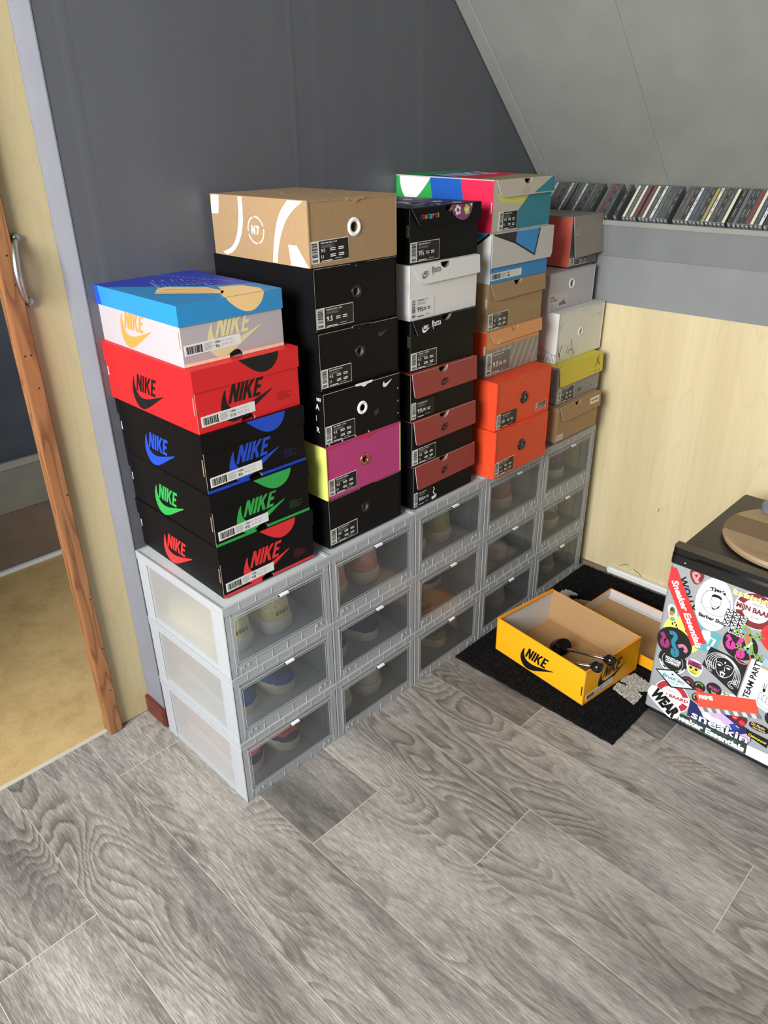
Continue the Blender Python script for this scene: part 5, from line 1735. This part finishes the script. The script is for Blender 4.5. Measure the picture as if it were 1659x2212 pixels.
def s4(b, k):
    gpoly(b, SF, circ(.112, .402, .0435, 40, ry=.0735), sk_wht, k(0))
    gring(b, SF, .116, .408, .0335, .0345, blk_ink, k(1)); gring(b, SF, .116, .408, .0310, .0314, blk_ink, k(1))
    gtext(b, SF, "Tjer's", .0975, .4405, .0085, blk_ink, k(1), width=.036, bold=.05, arc=.05)
    gtext(b, SF, 'Barber Shop', .083, .3585, .0095, blk_ink, k(1), width=.068, bold=.05)
    gtext(b, SF, 'Gentlemen Salon', .096, .3465, .004, sk_gry, k(1), width=.036)
    # drawn head: cap of hair, face, jaw, shoulders
    lw = .0009
    gpoly(b, SF, chaikin([(.103, .425), (.108, .431), (.120, .432), (.128, .427), (.127, .420), (.122, .424), (.112, .424), (.104, .421)], 1, True), blk_ink, k(2))
    gline(b, SF, chaikin([(.104, .421), (.104, .408), (.108, .396), (.115, .390), (.123, .395), (.127, .406), (.127, .420)], 2), lw, blk_ink, k(2))
    gline(b, SF, [(.107, .412), (.112, .413)], lw, blk_ink, k(2)); gline(b, SF, [(.117, .413), (.122, .411)], lw, blk_ink, k(2))
    gline(b, SF, [(.113, .411), (.112, .404), (.115, .404)], lw * .7, sk_gry, k(2)); gline(b, SF, [(.110, .399), (.118, .399)], lw, sk_gry, k(2))
    gpoly(b, SF, chaikin([(.108, .396), (.115, .392), (.124, .397), (.127, .408), (.124, .402), (.116, .388), (.110, .390)], 1, True), blk_ink, k(2))
    gline(b, SF, chaikin([(.092, .386), (.104, .392), (.116, .384), (.128, .392), (.142, .388)], 2), lw, sk_gry, k(2))
    for i in range(5): gline(b, SF, [(.088 + i * .004, .404 - i * .001), (.098 + i * .002, .396 - i * .002)], .0004, sk_gry, k(2))
    for a in (.55, 2.4, 3.5, 5.8): gpoly(b, SF, circ(.116 + .036 * cos(a), .408 + .036 * sin(a), .0013, 8), blk_ink, k(2))
sticker('white oval barber sticker with a drawn head', 3, s4)
def s5(b, k):
    gtext(b, SF, 'howtotrim', .148, .4525, .0125, C_('sticker_cream', (240, 232, 190)), k(0), width=.092, bold=.10)
    gtext(b, SF, 'howtotrim', .149, .4530, .0115, C_('sticker_sand', (224, 204, 130)), k(1), width=.090, bold=.03)
sticker('cream chunky lettering near the door top', 6, s5)
def baard(b, k, cx, cy, r, m, ang, th):
    gpoly(b, SF, circ(cx, cy, r, 40), sk_wht, k(0))
    gring(b, SF, cx, cy, r * .62, r * .95, m, k(1), a0=ang + .30, a1=ang + pi - .30)
    gring(b, SF, cx, cy, r * .62, r * .95, m, k(1), a0=ang + pi + .30, a1=ang + 2 * pi - .30)
    ca, sa = cos(ang), sin(ang)
    gtext(b, SF, 'MIJN BAARD', cx - r * .92 * ca + th * .4 * sa, cy - r * .92 * sa - th * .4 * ca, th, m, k(2), ang=ang, width=r * 1.84, bold=.05)
    gtext(b, SF, 'SINDS', cx - r * .24 * ca - r * .28 * sa, cy - r * .24 * sa + r * .28 * ca, th * .45, sk_gry, k(2), ang=ang, width=r * .5)
    gtext(b, SF, '2014', cx - r * .18 * ca + r * .42 * sa, cy - r * .18 * sa - r * .42 * ca, th * .45, sk_gry, k(2), ang=ang, width=r * .36)
sticker('large round maroon and white sticker at the upper right', 3, lambda b, k: baard(b, k, .205, .427, .048, sk_mar, .0, .0125))
def s7(b, k):
    q = [(.1435, .408), (.193, .404), (.191, .3625), (.141, .360)]
    gpoly(b, SF, q, blk_ink, k(0))
    def P(u, v):
        x = (1 - u) * (1 - v); y = u * (1 - v); z = u * v; w = (1 - u) * v
        return (q[3][0] * x + q[2][0] * y + q[1][0] * z + q[0][0] * w, q[3][1] * x + q[2][1] * y + q[1][1] * z + q[0][1] * w)
    for i in range(3):
        for j in range(3):
            for p in (((.08, .08), (.92, .08), (.5, .42)), ((.08, .2), (.08, .9), (.40, .55)), ((.3, .92), (.92, .92), (.62, .55)), ((.92, .2), (.92, .75), (.66, .42))):
                gpoly(b, SF, [P((i + a) / 3, (j + c) / 3) for a, c in p], sk_wht, k(1))
    gpoly(b, SF, [(.158, .361), (.193, .362), (.193, .346), (.158, .346)], sk_wht, k(0))
    gtext(b, SF, 'MUSIC', .1595, .3475, .0125, blk_ink, k(1), width=.032, bold=.03)
sticker('black and white geometric grid sticker', 5, s7)
def s8(b, k):
    gpoly(b, SF, circ(.055, .285, .0500, 40), sk_yel, k(0))
    for (x, y) in ((.026, .305), (.031, .312), (.036, .304), (.040, .296)):
        gpoly(b, SF, circ(x, y, .0022, 8, ry=.0045), blk_ink, k(1))
    gpoly(b, SF, [(.060, .312), (.066, .306), (.062, .303), (.070, .290), (.058, .300), (.063, .304)], blk_ink, k(1))
sticker('yellow round sticker, half covered', 1, s8)
def swirl(b, k, cx, cy, r, cols):
    gpoly(b, SF, circ(cx, cy, r, 40), sk_blk, k(0))
    gline(b, SF, chaikin([(cx - .36 * r, cy + .55 * r), (cx - .1 * r, cy + .65 * r), (cx + .05 * r, cy + .4 * r), (cx - .1 * r, cy + .1 * r), (cx + .05 * r, cy - .25 * r), (cx + .3 * r, cy - .5 * r), (cx + .2 * r, cy - .8 * r), (cx - .0 * r, cy - .7 * r), (cx + .02 * r, cy - .4 * r)], 2), r * .24, cols[0], k(2))
    gline(b, SF, chaikin([(cx - .8 * r, cy + .35 * r), (cx - .55 * r, cy + .1 * r), (cx - .7 * r, cy - .2 * r), (cx - .6 * r, cy - .45 * r), (cx - .35 * r, cy - .4 * r), (cx - .35 * r, cy - .1 * r), (cx - .55 * r, cy + .0 * r)], 2), r * .24, cols[1], k(1))
    gline(b, SF, chaikin([(cx + .25 * r, cy - .1 * r), (cx + .5 * r, cy + .12 * r), (cx + .72 * r, cy - .08 * r), (cx + .66 * r, cy - .3 * r)], 2), r * .20, cols[2], k(1))
sticker('black round sticker with teal and plum loops', 5, lambda b, k: swirl(b, k, .040, .252, .0455, (sk_blu, sk_pur, sk_ros)))
def s10(b, k):
    gpoly(b, SF, [(.082, .341), (.146, .327), (.141, .270), (.092, .262)], sk_tea, k(0))
    gpoly(b, SF, [(.100, .323), (.118, .328), (.122, .312), (.136, .310), (.130, .285), (.121, .272), (.116, .296), (.104, .300), (.098, .310)], sk_wht, k(1))
    gtext(b, SF, '1', .118, .286, .020, sk_tea, k(2), bold=.08, shear=.2)
sticker('teal square sticker with a white numeral', 2, s10)
sticker('black round sticker with pink loops', 3, lambda b, k: swirl(b, k, .190, .324, .0405, (sk_pnk, sk_pnk, sk_lil)))
sticker('plain red round sticker at the right', 4, lambda b, k: gpoly(b, SF, circ(.268, .378, .042, 40), sk_red, k(0)))
def gecko(b, k):
    g1 = sk_grn; g2 = C_('sticker_coral', (196, 110, 90)); g3 = C_('sticker_sky', (96, 160, 210))
    gline(b, SF, chaikin([(.193, .374), (.200, .362), (.205, .345), (.212, .330), (.214, .312), (.222, .296), (.214, .280), (.200, .276), (.188, .284), (.186, .294)], 2), .0035, g2, k(0))
    body = chaikin([(.188, .382), (.196, .384), (.204, .372), (.212, .352), (.220, .330), (.222, .312), (.214, .308), (.206, .322), (.198, .340), (.190, .356), (.184, .370)], 2, True)
    gpoly(b, SF, body, g1, k(1))
    gpoly(b, SF, chaikin([(.190, .376), (.198, .374), (.206, .356), (.212, .336), (.206, .330), (.198, .350), (.190, .364)], 1, True), g2, k(2))
    gpoly(b, SF, circ(.193, .364, .006, 10), g3, k(3)); gpoly(b, SF, circ(.212, .316, .005, 10), g3, k(3))
    for (a, c) in (((.194, .362), (.178, .356)), ((.204, .362), (.226, .366)), ((.210, .326), (.190, .318)), ((.220, .320), (.238, .312))):
        gline(b, SF, [a, ((a[0] + c[0]) / 2 + .002, (a[1] + c[1]) / 2 - .006), c], .0045, g1, k(1))
        for q in range(5):
            an = q * 1.25
            gline(b, SF, [c, (c[0] + .008 * cos(an), c[1] + .008 * sin(an))], .0030, g1, k(2))
            gpoly(b, SF, circ(c[0] + .009 * cos(an), c[1] + .009 * sin(an), .0022, 8), g1, k(2))
    gtext(b, SF, 'Salou', .2085, .326, .0065, sk_wht, k(4), ang=1.15, bold=.03)
sticker('mosaic gecko cut-out sticker', 7, gecko)
def s14(b, k):
    gpoly(b, SF, circ(.045, .196, .0375, 36), sk_blk, k(0)); gring(b, SF, .045, .196, .0325, .0365, sk_wht, k(1), a0=3.4, a1=6.1)
    gring(b, SF, .045, .196, .0270, .0278, sk_wht, k(1))
    gtext(b, SF, 'MOUSTACHE', .026, .197, .0085, sk_wht, k(1), width=.040, bold=.05)
    gtext(b, SF, 'COMPANY', .027, .1865, .0085, sk_wht, k(1), width=.038, bold=.05)
    for i in range(4): gring(b, SF, .045, .196, .029, .0315, sk_wht, k(1), a0=3.6 + i * .62, a1=3.6 + i * .62 + .35, n=6)
sticker('black round sticker with white company lettering', 3, s14)
def skull(b, k, cx, cy, s, out_m, f_m, hat_m):
    gpoly(b, SF, chaikin([(cx - .9 * s, cy + .7 * s), (cx - .4 * s, cy + 1.1 * s), (cx + .5 * s, cy + 1.1 * s), (cx + 1.0 * s, cy + .5 * s), (cx + .8 * s, cy - .7 * s), (cx + .3 * s, cy - 1.2 * s), (cx - .5 * s, cy - .9 * s), (cx - .9 * s, cy - .1 * s)], 2, True), out_m, k(0))
    gpoly(b, SF, chaikin([(cx - .7 * s, cy + .2 * s), (cx + .7 * s, cy + .2 * s), (cx + .7 * s, cy - .6 * s), (cx + .3 * s, cy - 1.0 * s), (cx - .4 * s, cy - .8 * s), (cx - .7 * s, cy - .2 * s)], 2, True), f_m, k(1))
    for x in (-.35, .25): gpoly(b, SF, circ(cx + x * s, cy - .12 * s, .17 * s, 10), sk_blk, k(2))
    gpoly(b, SF, [(cx - .1 * s, cy - .35 * s), (cx + .05 * s, cy - .3 * s), (cx + .02 * s, cy - .5 * s)], sk_blk, k(2))
    gline(b, SF, [(cx - .35 * s, cy - .66 * s), (cx + .35 * s, cy - .70 * s)], .10 * s, sk_blk, k(2))
    for i in range(5): gline(b, SF, [(cx + (-.3 + i * .15) * s, cy - .60 * s), (cx + (-.3 + i * .15) * s, cy - .76 * s)], .03 * s, f_m, k(3))
    gpoly(b, SF, [(cx - .8 * s, cy + .15 * s), (cx - .75 * s, cy + .85 * s), (cx + .7 * s, cy + .85 * s), (cx + .85 * s, cy + .15 * s)], hat_m, k(2))
def s15(b, k):
    skull(b, k, .100, .206, .0225, sk_wht, C_('sticker_lime_yellow', (206, 206, 90)), C_('sticker_magenta', (170, 60, 120)))
    gtext(b, SF, 'DICK', .093, .2165, .0072, sk_blk, k(3.5), width=.018, bold=.04); gtext(b, SF, 'JOHNSON', .084, .2095, .0065, sk_blk, k(3.5), width=.034, bold=.04)
sticker('skull sticker with purple lettered banner', 4, s15)
def s16(b, k):
    gpoly(b, SF, [(.127, .287), (.217, .281), (.211, .179), (.117, .226)], sk_blk, k(0))
    w_ = sk_wht
    cx, cy = .167, .240
    gline(b, SF, chaikin([(cx - .020, cy + .020), (cx - .019, cy - .006), (cx - .008, cy - .024), (cx + .006, cy - .026), (cx + .022, cy - .008), (cx + .024, cy + .016)], 2), .0012, w_, k(1))
    for q in range(5):
        o = q * .0055
        gline(b, SF, chaikin([(cx - .022 - o * .8, cy - .012), (cx - .026 - o, cy + .012), (cx - .016 - o * .5, cy + .030 + o * .4), (cx + .006, cy + .034 + o * .3), (cx + .026 + o * .4, cy + .018), (cx + .028 + o * .7, cy - .010), (cx + .024 + o * .8, cy - .030 - o * .3)], 3), .0011, w_, k(1))
    for (x, y, r) in ((cx - .028, cy - .012, .009), (cx + .028, cy - .034, .010), (cx + .036, cy - .022, .007), (cx - .036, cy + .0, .006)):
        for f_ in (1, .55): gring(b, SF, x, y, r * f_ - .0006, r * f_ + .0006, w_, k(1), a0=0, a1=5.2, n=20)
    for sx in (-1, 1):
        gpoly(b, SF, chaikin([(cx + sx * .005, cy + .006), (cx + sx * .010, cy + .010), (cx + sx * .017, cy + .007), (cx + sx * .011, cy + .003)], 1, True), w_, k(2))
        gline(b, SF, chaikin([(cx + sx * .003, cy + .011), (cx + sx * .010, cy + .016), (cx + sx * .019, cy + .012)], 1), .0012, w_, k(2))
    gline(b, SF, [(cx + .002, cy + .008), (cx + .004, cy - .005), (cx - .002, cy - .006)], .001, w_, k(2))
    gpoly(b, SF, chaikin([(cx - .008, cy - .011), (cx, cy - .008), (cx + .008, cy - .011), (cx + .005, cy - .015), (cx + .004, cy - .022), (cx, cy - .025), (cx - .004, cy - .022), (cx - .005, cy - .015)], 2, True), w_, k(2))
    gpoly(b, SF, [(cx - .003, cy - .014), (cx + .003, cy - .014), (cx + .002, cy - .021), (cx - .002, cy - .021)], sk_blk, k(3))
    gpoly(b, SF, circ(cx + .001, cy + .019, .0018, 8, ry=.0035), w_, k(2))
sticker('black sticker with a white line drawing of a long-haired face', 4, s16)
def s17(b, k):
    gpoly(b, SF, [(.222, .302), (.330, .296), (.330, .190), (.300, .170), (.257, .180), (.214, .178)], sk_wht, k(0))
    gtext(b, SF, 'TEAM PARTY', .2365, .187, .0135, blk_ink, k(1), ang=1.50, width=.125, bold=.03)
    for i in range(5): gring(b, SF, .262 + i * .0085, .212 - i * .003, .0055, .0062, blk_ink, k(1), ry=1.7)
    gline(b, SF, chaikin([(.256, .204), (.258, .190), (.272, .182), (.290, .184)], 2), .001, blk_ink, k(1))
    gline(b, SF, [(.262, .250), (.264, .232), (.260, .240)], .0016, blk_ink, k(1)); gline(b, SF, [(.268, .252), (.266, .232)], .0012, blk_ink, k(1)); gpoly(b, SF, circ(.265, .231, .0035, 10, ry=.0055), blk_ink, k(1))
sticker('white sticker with tall black lettering and a line-drawn fist', 5, s17)
def s18(b, k):
    gpoly(b, SF, [(.246, .318), (.300, .318), (.300, .288), (.246, .288)], C_('sticker_pale_blue', (150, 190, 206)), k(0)); gpoly(b, SF, [(.246, .288), (.300, .288), (.300, .298), (.258, .294), (.246, .296)], C_('sticker_tan', (190, 150, 110)), k(1))
sticker('small blue and tan picture sticker', 6, s18)
def s19(b, k):
    gpoly(b, SF, [(.006, .152), (.052, .173), (.116, .144), (.054, .116)], blk_ink, k(0)); gpoly(b, SF, [(.012, .151), (.051, .169), (.108, .144), (.056, .121)], sk_pal, k(1))
    gtext(b, SF, 'Bruut Inc.', .0275, .1405, .0115, C_('sticker_deep_teal', (40, 84, 84)), k(2), ang=.03, width=.060, bold=.01, shear=.2)
    gtext(b, SF, 'PREMIUM', .042, .1325, .0030, sk_gry, k(2), width=.028); gpoly(b, SF, circ(.052, .158, .003, 8), sk_dgr, k(2))
sticker('pale teal diamond sticker with script lettering', 6, s19)
sticker('round red and white sticker low on the left', 3, lambda b, k: baard(b, k, .061, .090, .0475, C_('sticker_dark_red', (176, 50, 60)), .12, .0085))
def s21(b, k):
    gpoly(b, SF, chaikin([(-.004, .076), (.010, .104), (.050, .088), (.094, .064), (.088, .034), (.070, .018), (.040, .034), (.000, .060)], 1, True), sk_wht, k(0))
    gtext(b, SF, 'WEAR', .0035, .0690, .0330, blk_ink, k(1), ang=-.56, width=.085, bold=.07)
sticker('bold black lettering on a white cut-out at the lower left', 6, s21)
def s22(b, k):
    gpoly(b, SF, circ(.093, .154, .0185, 24), sk_blk, k(0)); gring(b, SF, .093, .154, .011, .015, sk_mar, k(1)); gpoly(b, SF, circ(.093, .154, .006, 14), sk_gry, k(1))
sticker('small black round sticker beside the teal diamond', 2, s22)
def s23(b, k):
    gpoly(b, SF, circ(.157, .170, .0190, 24), sk_blk, k(0)); gtext(b, SF, 'SKULLS', .144, .170, .007, sk_pnk, k(1), width=.026, bold=.04); skull(b, lambda j: k(j + 1), .158, .162, .007, sk_grn, sk_grn, sk_blk)
sticker('small black round sticker with a green skull', 5, s23)
sticker('dark skull sticker with green and red flames', 3, lambda b, k: (gpoly(b, SF, circ(.122, .158, .0155, 20), sk_blk, k(0)), gring(b, SF, .122, .160, .007, .010, sk_grn, k(1), a0=.3, a1=3.4), gpoly(b, SF, [(.112, .150), (.122, .154), (.134, .150), (.124, .142)], sk_red, k(1))))
sticker('dark green-eyed sticker half under the red banner', 3, lambda b, k: (gpoly(b, SF, circ(.124, .122, .0150, 20), sk_blk, k(0)), gring(b, SF, .121, .124, .005, .009, sk_grn, k(1), a0=.8, a1=4.4), gpoly(b, SF, [(.116, .110), (.124, .116), (.128, .106)], sk_red, k(1))))
sticker('white and green sticker above the red banner', 3, lambda b, k: (gpoly(b, SF, chaikin([(.168, .160), (.178, .180), (.196, .176), (.208, .186), (.212, .170), (.190, .158)], 1, True), sk_wht, k(0)), gring(b, SF, .190, .168, .004, .008, sk_grn, k(1), a0=0, a1=3.6), gpoly(b, SF, [(.176, .172), (.184, .180), (.184, .170)], sk_gry, k(1))))
def s24(b, k):
    gpoly(b, SF, [(.115, .139), (.253, .196), (.268, .160), (.133, .101)], sk_ora, k(0))
    for i in range(14):
        a, c = i / 14, (i + 1) / 14
        P = lambda s, u: (.131 + (.270 - .131) * s + u * .008, .099 + (.160 - .099) * s - u * .0105)
        gpoly(b, SF, [P(a, 0), P(c, 0), P(c, 1), P(a, 1)], sk_gry if i % 2 else C_('sticker_light_grey', (206, 206, 208)), k(0))
    gtext(b, SF, 'PRIME', .1285, .1245, .0105, sk_wht, k(1), ang=.39, width=.036, bold=.06)
sticker('red slanted banner with white lettering and a checked edge', 7, s24)
def s25(b, k):
    gpoly(b, SF, [(.108, .108), (.132, .100), (.200, .118), (.262, .100), (.268, .072), (.260, .056), (.108, .056)], sk_nav, k(0))
    gpoly(b, SF, [(.128, .100), (.190, .112), (.236, .094), (.200, .070), (.150, .074)], sk_lil, k(1)); gpoly(b, SF, chaikin([(.140, .088), (.156, .096), (.168, .086), (.184, .092), (.200, .082), (.214, .088), (.226, .076), (.150, .070)], 1, True), sk_wht, k(2))
    gpoly(b, SF, [(.210, .090), (.226, .104), (.226, .094), (.240, .090), (.228, .084), (.226, .072)], C_('sticker_royal', (48, 66, 150)), k(2)); gpoly(b, SF, [(.232, .070), (.262, .094), (.266, .070), (.258, .058)], sk_lil, k(1))
    gtext(b, SF, 'sneakin', .1175, .0545, .0255, sk_nav, k(3), width=.145, bold=.07, ang=.01)
    gtext(b, SF, 'sneakin', .1190, .0560, .0240, sk_wht, k(4), width=.142, bold=.02, ang=.01)
sticker('navy and lilac sticker with large white lower-case lettering', 4, s25)
def s26(b, k):
    gpoly(b, SF, [(.086, .051), (.262, .060), (.263, .0265), (.064, .0265)], sk_dgr, k(0))
    r = random.Random(5)
    for i in range(26):
        x, y, a = r.uniform(.08, .25), r.uniform(.030, .050), r.uniform(-.6, .6) + (0 if i % 2 else pi)
        L_ = r.uniform(.010, .022)
        p = [(x, y), (x + L_ * .5 * cos(a) - .002 * sin(a), y + L_ * .5 * sin(a) + .002 * cos(a)), (x + L_ * cos(a), y + L_ * sin(a)), (x + L_ * .5 * cos(a) + .002 * sin(a), y + L_ * .5 * sin(a) - .002 * cos(a))]
        p = [(min(max(u, .07), .262), min(max(v, .027), .052)) for u, v in p]
        gpoly(b, SF, p, (C_('sticker_leaf', (84, 108, 90)), C_('sticker_leaf_dark', (58, 88, 72)), C_('sticker_bloom', (190, 72, 56)))[i % 3 if i % 6 == 2 else i % 2], k(1))
    gtext(b, SF, 'Sneaker Essentials', .0700, .0305, .0165, sk_wht, k(2), width=.188, bold=.05, ang=.0)
sticker('dark leafy strip with white lettering along the door bottom', 5, s26)
sticker('plain white rectangular sticker at the bottom', 6, lambda b, k: gpoly(b, SF, [(.262, .057), (.362, .062), (.362, .0265), (.2635, .0265)], sk_wht, k(0)))
def s28(b, k):
    gpoly(b, SF, [(.250, .101), (.306, .100), (.304, .074), (.256, .084)], blk_ink, k(0)); gtext(b, SF, 'Cyberpunk', .2565, .0870, .0070, C_('sticker_neon_yellow', (232, 232, 40)), k(1), ang=-.08, width=.044, shear=.3, bold=.02)
sticker('black slanted sticker with yellow lettering', 6, s28)
def s29(b, k):
    gpoly(b, SF, chaikin([(.252, .131), (.300, .134), (.300, .112), (.254, .110)], 2, True), blk_ink, k(0)); gtext(b, SF, 'Dj Panic', .257, .1215, .0075, C_('sticker_gold', (200, 170, 110)), k(1), width=.032, shear=.3, bold=.05); gtext(b, SF, 'Hardstyle', .262, .1140, .0055, C_('sticker_gold', (200, 170, 110)), k(1), width=.030, shear=.3, bold=.04)
sticker('black sticker with gold script', 6, s29)
sticker('dark red two-faced cut-out sticker', 5, lambda b, k: (gpoly(b, SF, chaikin([(.205, .122), (.228, .136), (.250, .132), (.246, .108), (.236, .098), (.222, .106), (.210, .112)], 2, True), C_('sticker_oxblood', (96, 34, 44)), k(0)), gpoly(b, SF, circ(.219, .120, .007, 12), sk_red, k(1)), gpoly(b, SF, circ(.238, .112, .0075, 12), sk_red, k(1)), gline(b, SF, [(.216, .117), (.223, .118)], .001, sk_wht, k(2))))
sticker('black round sticker at the right edge', 5, lambda b, k: gpoly(b, SF, circ(.303, .163, .022, 24), sk_blk, k(0)))
def s30(b, k):
    gpoly(b, SF, chaikin([(.006, .350), (.016, .362), (.030, .352), (.036, .325), (.028, .306), (.014, .318), (.010, .336)], 2, True), sk_wht, k(0)); gpoly(b, SF, chaikin([(.012, .346), (.018, .356), (.028, .346), (.026, .332), (.014, .334)], 2, True), C_('sticker_moss', (90, 120, 60)), k(1))
    gpoly(b, SF, circ(.019, .332, .006, 12), C_('sticker_tangerine', (220, 120, 60)), k(2)); gpoly(b, SF, circ(.024, .318, .007, 12), sk_grn, k(1)); gpoly(b, SF, circ(.018, .345, .003, 8), blk_ink, k(2))
sticker('green and orange cut-out peeking from under the red strip', 3, s30)

# ---- round wooden board on the fridge
m_, nt_, b_ = nodes_of('striped_acacia_board', .5)
tc_ = N(nt_, 'ShaderNodeTexCoord'); sp_ = N(nt_, 'ShaderNodeSeparateXYZ'); nt_.links.new(tc_.outputs['Object'], sp_.inputs[0])
r_ = ramp(nt_, [(0.0, rgb(176, 150, 116)), (0.31, rgb(122, 98, 72)), (0.60, rgb(170, 152, 112)), (0.85, rgb(150, 128, 96))])
r_.color_ramp.interpolation = 'CONSTANT'
nt_.links.new(math_n(nt_, 'ADD', math_n(nt_, 'MULTIPLY', sp_.outputs[0], 1 / .33), .5), r_.inputs[0])
mp_ = N(nt_, 'ShaderNodeMapping'); mp_.inputs['Scale'].default_value = (60, 9, 60); nt_.links.new(tc_.outputs['Object'], mp_.inputs[0])
nn_ = N(nt_, 'ShaderNodeTexNoise', Scale=1.0, Detail=5.0); nt_.links.new(mp_.outputs[0], nn_.inputs['Vector'])
nt_.links.new(mixc(nt_, math_n(nt_, 'MULTIPLY', nn_.outputs['Fac'], .45), r_.outputs[0], rgb(104, 80, 56)), b_.inputs['Base Color'])
board_m = m_
b = MB()
prof = [(.150, 0), (.1625, .004), (.1645, .012), (.161, .0185), (.154, .0195), (.150, .0185), (0.0, .0185)]
seg = 96
vs = []; fs = []
for (r, z) in prof[:-1]: vs += [(r * cos(2 * pi * i / seg), r * sin(2 * pi * i / seg), z) for i in range(seg)]
for j in range(len(prof) - 2): fs += [(j * seg + i, j * seg + (i + 1) % seg, (j + 1) * seg + (i + 1) % seg, (j + 1) * seg + i) for i in range(seg)]
fs += [tuple(range(seg))[::-1], tuple((len(prof) - 2) * seg + i for i in range(seg))]
b.raw(vs, fs, board_m)
o = b.build('serving_board', loc=(1.150, -.730, .5115))
smooth_angle(o, 30)
tag(o, 'round striped wooden serving board lying on top of the small fridge', 'serving board')
b = MB()
gl = mat('grey_plastic_lid', (112, 118, 128), .3)
b.tube([(0, 0, 0), (0, 0, .003), (0, 0, .016), (0, 0, .020), (0, 0, .021)], [.030, .034, .034, .032, .004], gl, 32)
o = b.build('storage_jar_lid', smooth=False, loc=(1.262, -.642, .5305))
smooth_angle(o, 30)
tag(o, 'small grey plastic lid sitting on the far edge of the wooden board', 'lid')

# ============================================================ COMPACT DISCS ALONG THE LEDGE
case_m = mat('cd_case_smoky', (98, 101, 101), .3, spec=.6)
tray_m = mat('cd_tray_end', (128, 132, 134), .3)
SP = Vector((1, 0, 1)).normalized(); DN = Vector((1, 0, -1)).normalized()
def cd_proto(name_m, textm, label, var=0):
    b = MB()
    T = .0102; Ls, Ld = .1195, .1400
    def P(s, d_, y): return tuple(SP * s + DN * d_ + Vector((0, y, 0)))
    vs = [P(s, d_, y) for s in (0, Ls) for d_ in (0, Ld) for y in (0, -T)]
    b.raw(vs, [(0, 1, 3, 2), (4, 6, 7, 5), (2, 3, 7, 6), (0, 2, 6, 4), (1, 5, 7, 3), (0, 4, 5, 1)], case_m)
    F = Frame(P(0, 0, 0), (0, -1, 0), SP, -DN)
    G = Frame(P(0, 0, 0), (0, -1, 0), DN, -SP)
    grect(b, F, .0014, .003, T - .0014, Ls - .004, name_m, 1)
    grect(b, F, 0, 0, T, .0026, tray_m, 2)
    grect(b, G, .0012, .0, T - .0012, .012, tray_m, 1)
    grect(b, G, T * .32, .002, T * .68, .006, wht_ink, 2)
    if textm:
        r = random.Random(var)
        v = .02 + r.uniform(0, .03)
        while v < .1:
            l_ = r.uniform(.008, .03)
            grect(b, F, .0042, v, .0060, min(v + l_, .112), textm, 2)
            v += l_ + r.uniform(.004, .02)
    o = b.build('cd_case')
    return o
def mm(n, c): return mat(n, c, .4)
protos = []
spec = [('dark grey', mm('cd_dark_grey', (84, 87, 86)), mm('cd_text_grey', (124, 127, 124))), ('black', mm('cd_black', (58, 60, 60)), mm('cd_text_white', (150, 152, 148))),
        ('slate', mm('cd_slate', (104, 108, 106)), None), ('cream', mm('cd_cream', (222, 216, 190)), None), ('white', mm('cd_white', (214, 216, 212)), MATS['cd_dark_grey']),
        ('plum', mm('cd_plum', (122, 70, 80)), None), ('mustard', mm('cd_mustard', (172, 152, 70)), None), ('dull red', mm('cd_red', (130, 68, 66)), None), ('blue-grey', mm('cd_blue_grey', (78, 88, 98)), mm('cd_text_blue', (112, 124, 140))),
        ('brown', mm('cd_brown', (104, 84, 72)), MATS['cd_text_grey'])]
for i, (nm, m1, m2) in enumerate(spec):
    o = cd_proto(m1, m2, nm, i)
    protos.append(o)
used = [False] * len(protos)
ORD = 'first second third fourth fifth sixth seventh eighth ninth tenth eleventh twelfth thirteenth fourteenth fifteenth sixteenth seventeenth eighteenth nineteenth twentieth twenty-first twenty-second twenty-third twenty-fourth twenty-fifth'.split()
seen = {}
# runs of cases: start y, list of spine kinds (d dark, k black, s slate, c cream, w white, p plum, m mustard, r red, b blue, n brown)
CODE = dict(d=0, k=1, s=2, c=3, w=4, p=5, m=6, r=7, b=8, n=9)
P_ = .0114
runs = [(.335, 'kswdnkdws'), (.228, 'dswdksdk'), (.121, 'srkd'), (.056, 'k'), (.0270, 'cscp'), (-.0235, 'pcd'), (-.0575, 'wsddk'), (-.1290, 'dnk'), (-.1640, 'wbdkmwnkdc'), (-.2830, 'k'), (-.2965, 'skkrcbw'), (-.378, 'kdscdwkb'), (-.472, 'dkswkdnd')]
rnd = random.Random(21)
base = Vector((1.5178, 0, 1.1846))
for y, s in runs:
    for ch in s:
        i = CODE[ch]
        o = protos[i] if not used[i] else protos[i].copy()
        if used[i]: COL.objects.link(o)
        used[i] = True
        o.location = base + SP * rnd.uniform(-.0005, .0015) + Vector((0, y, 0))
        o.rotation_euler = (0, 0, 0)
        q = seen[i] = seen.get(i, 0) + 1
        tag(o, '%s-spined compact disc case on the ledge, %s of that colour from the left' % (spec[i][0], ORD[q - 1]), 'compact disc', 'compact discs along the ledge')
        y -= P_
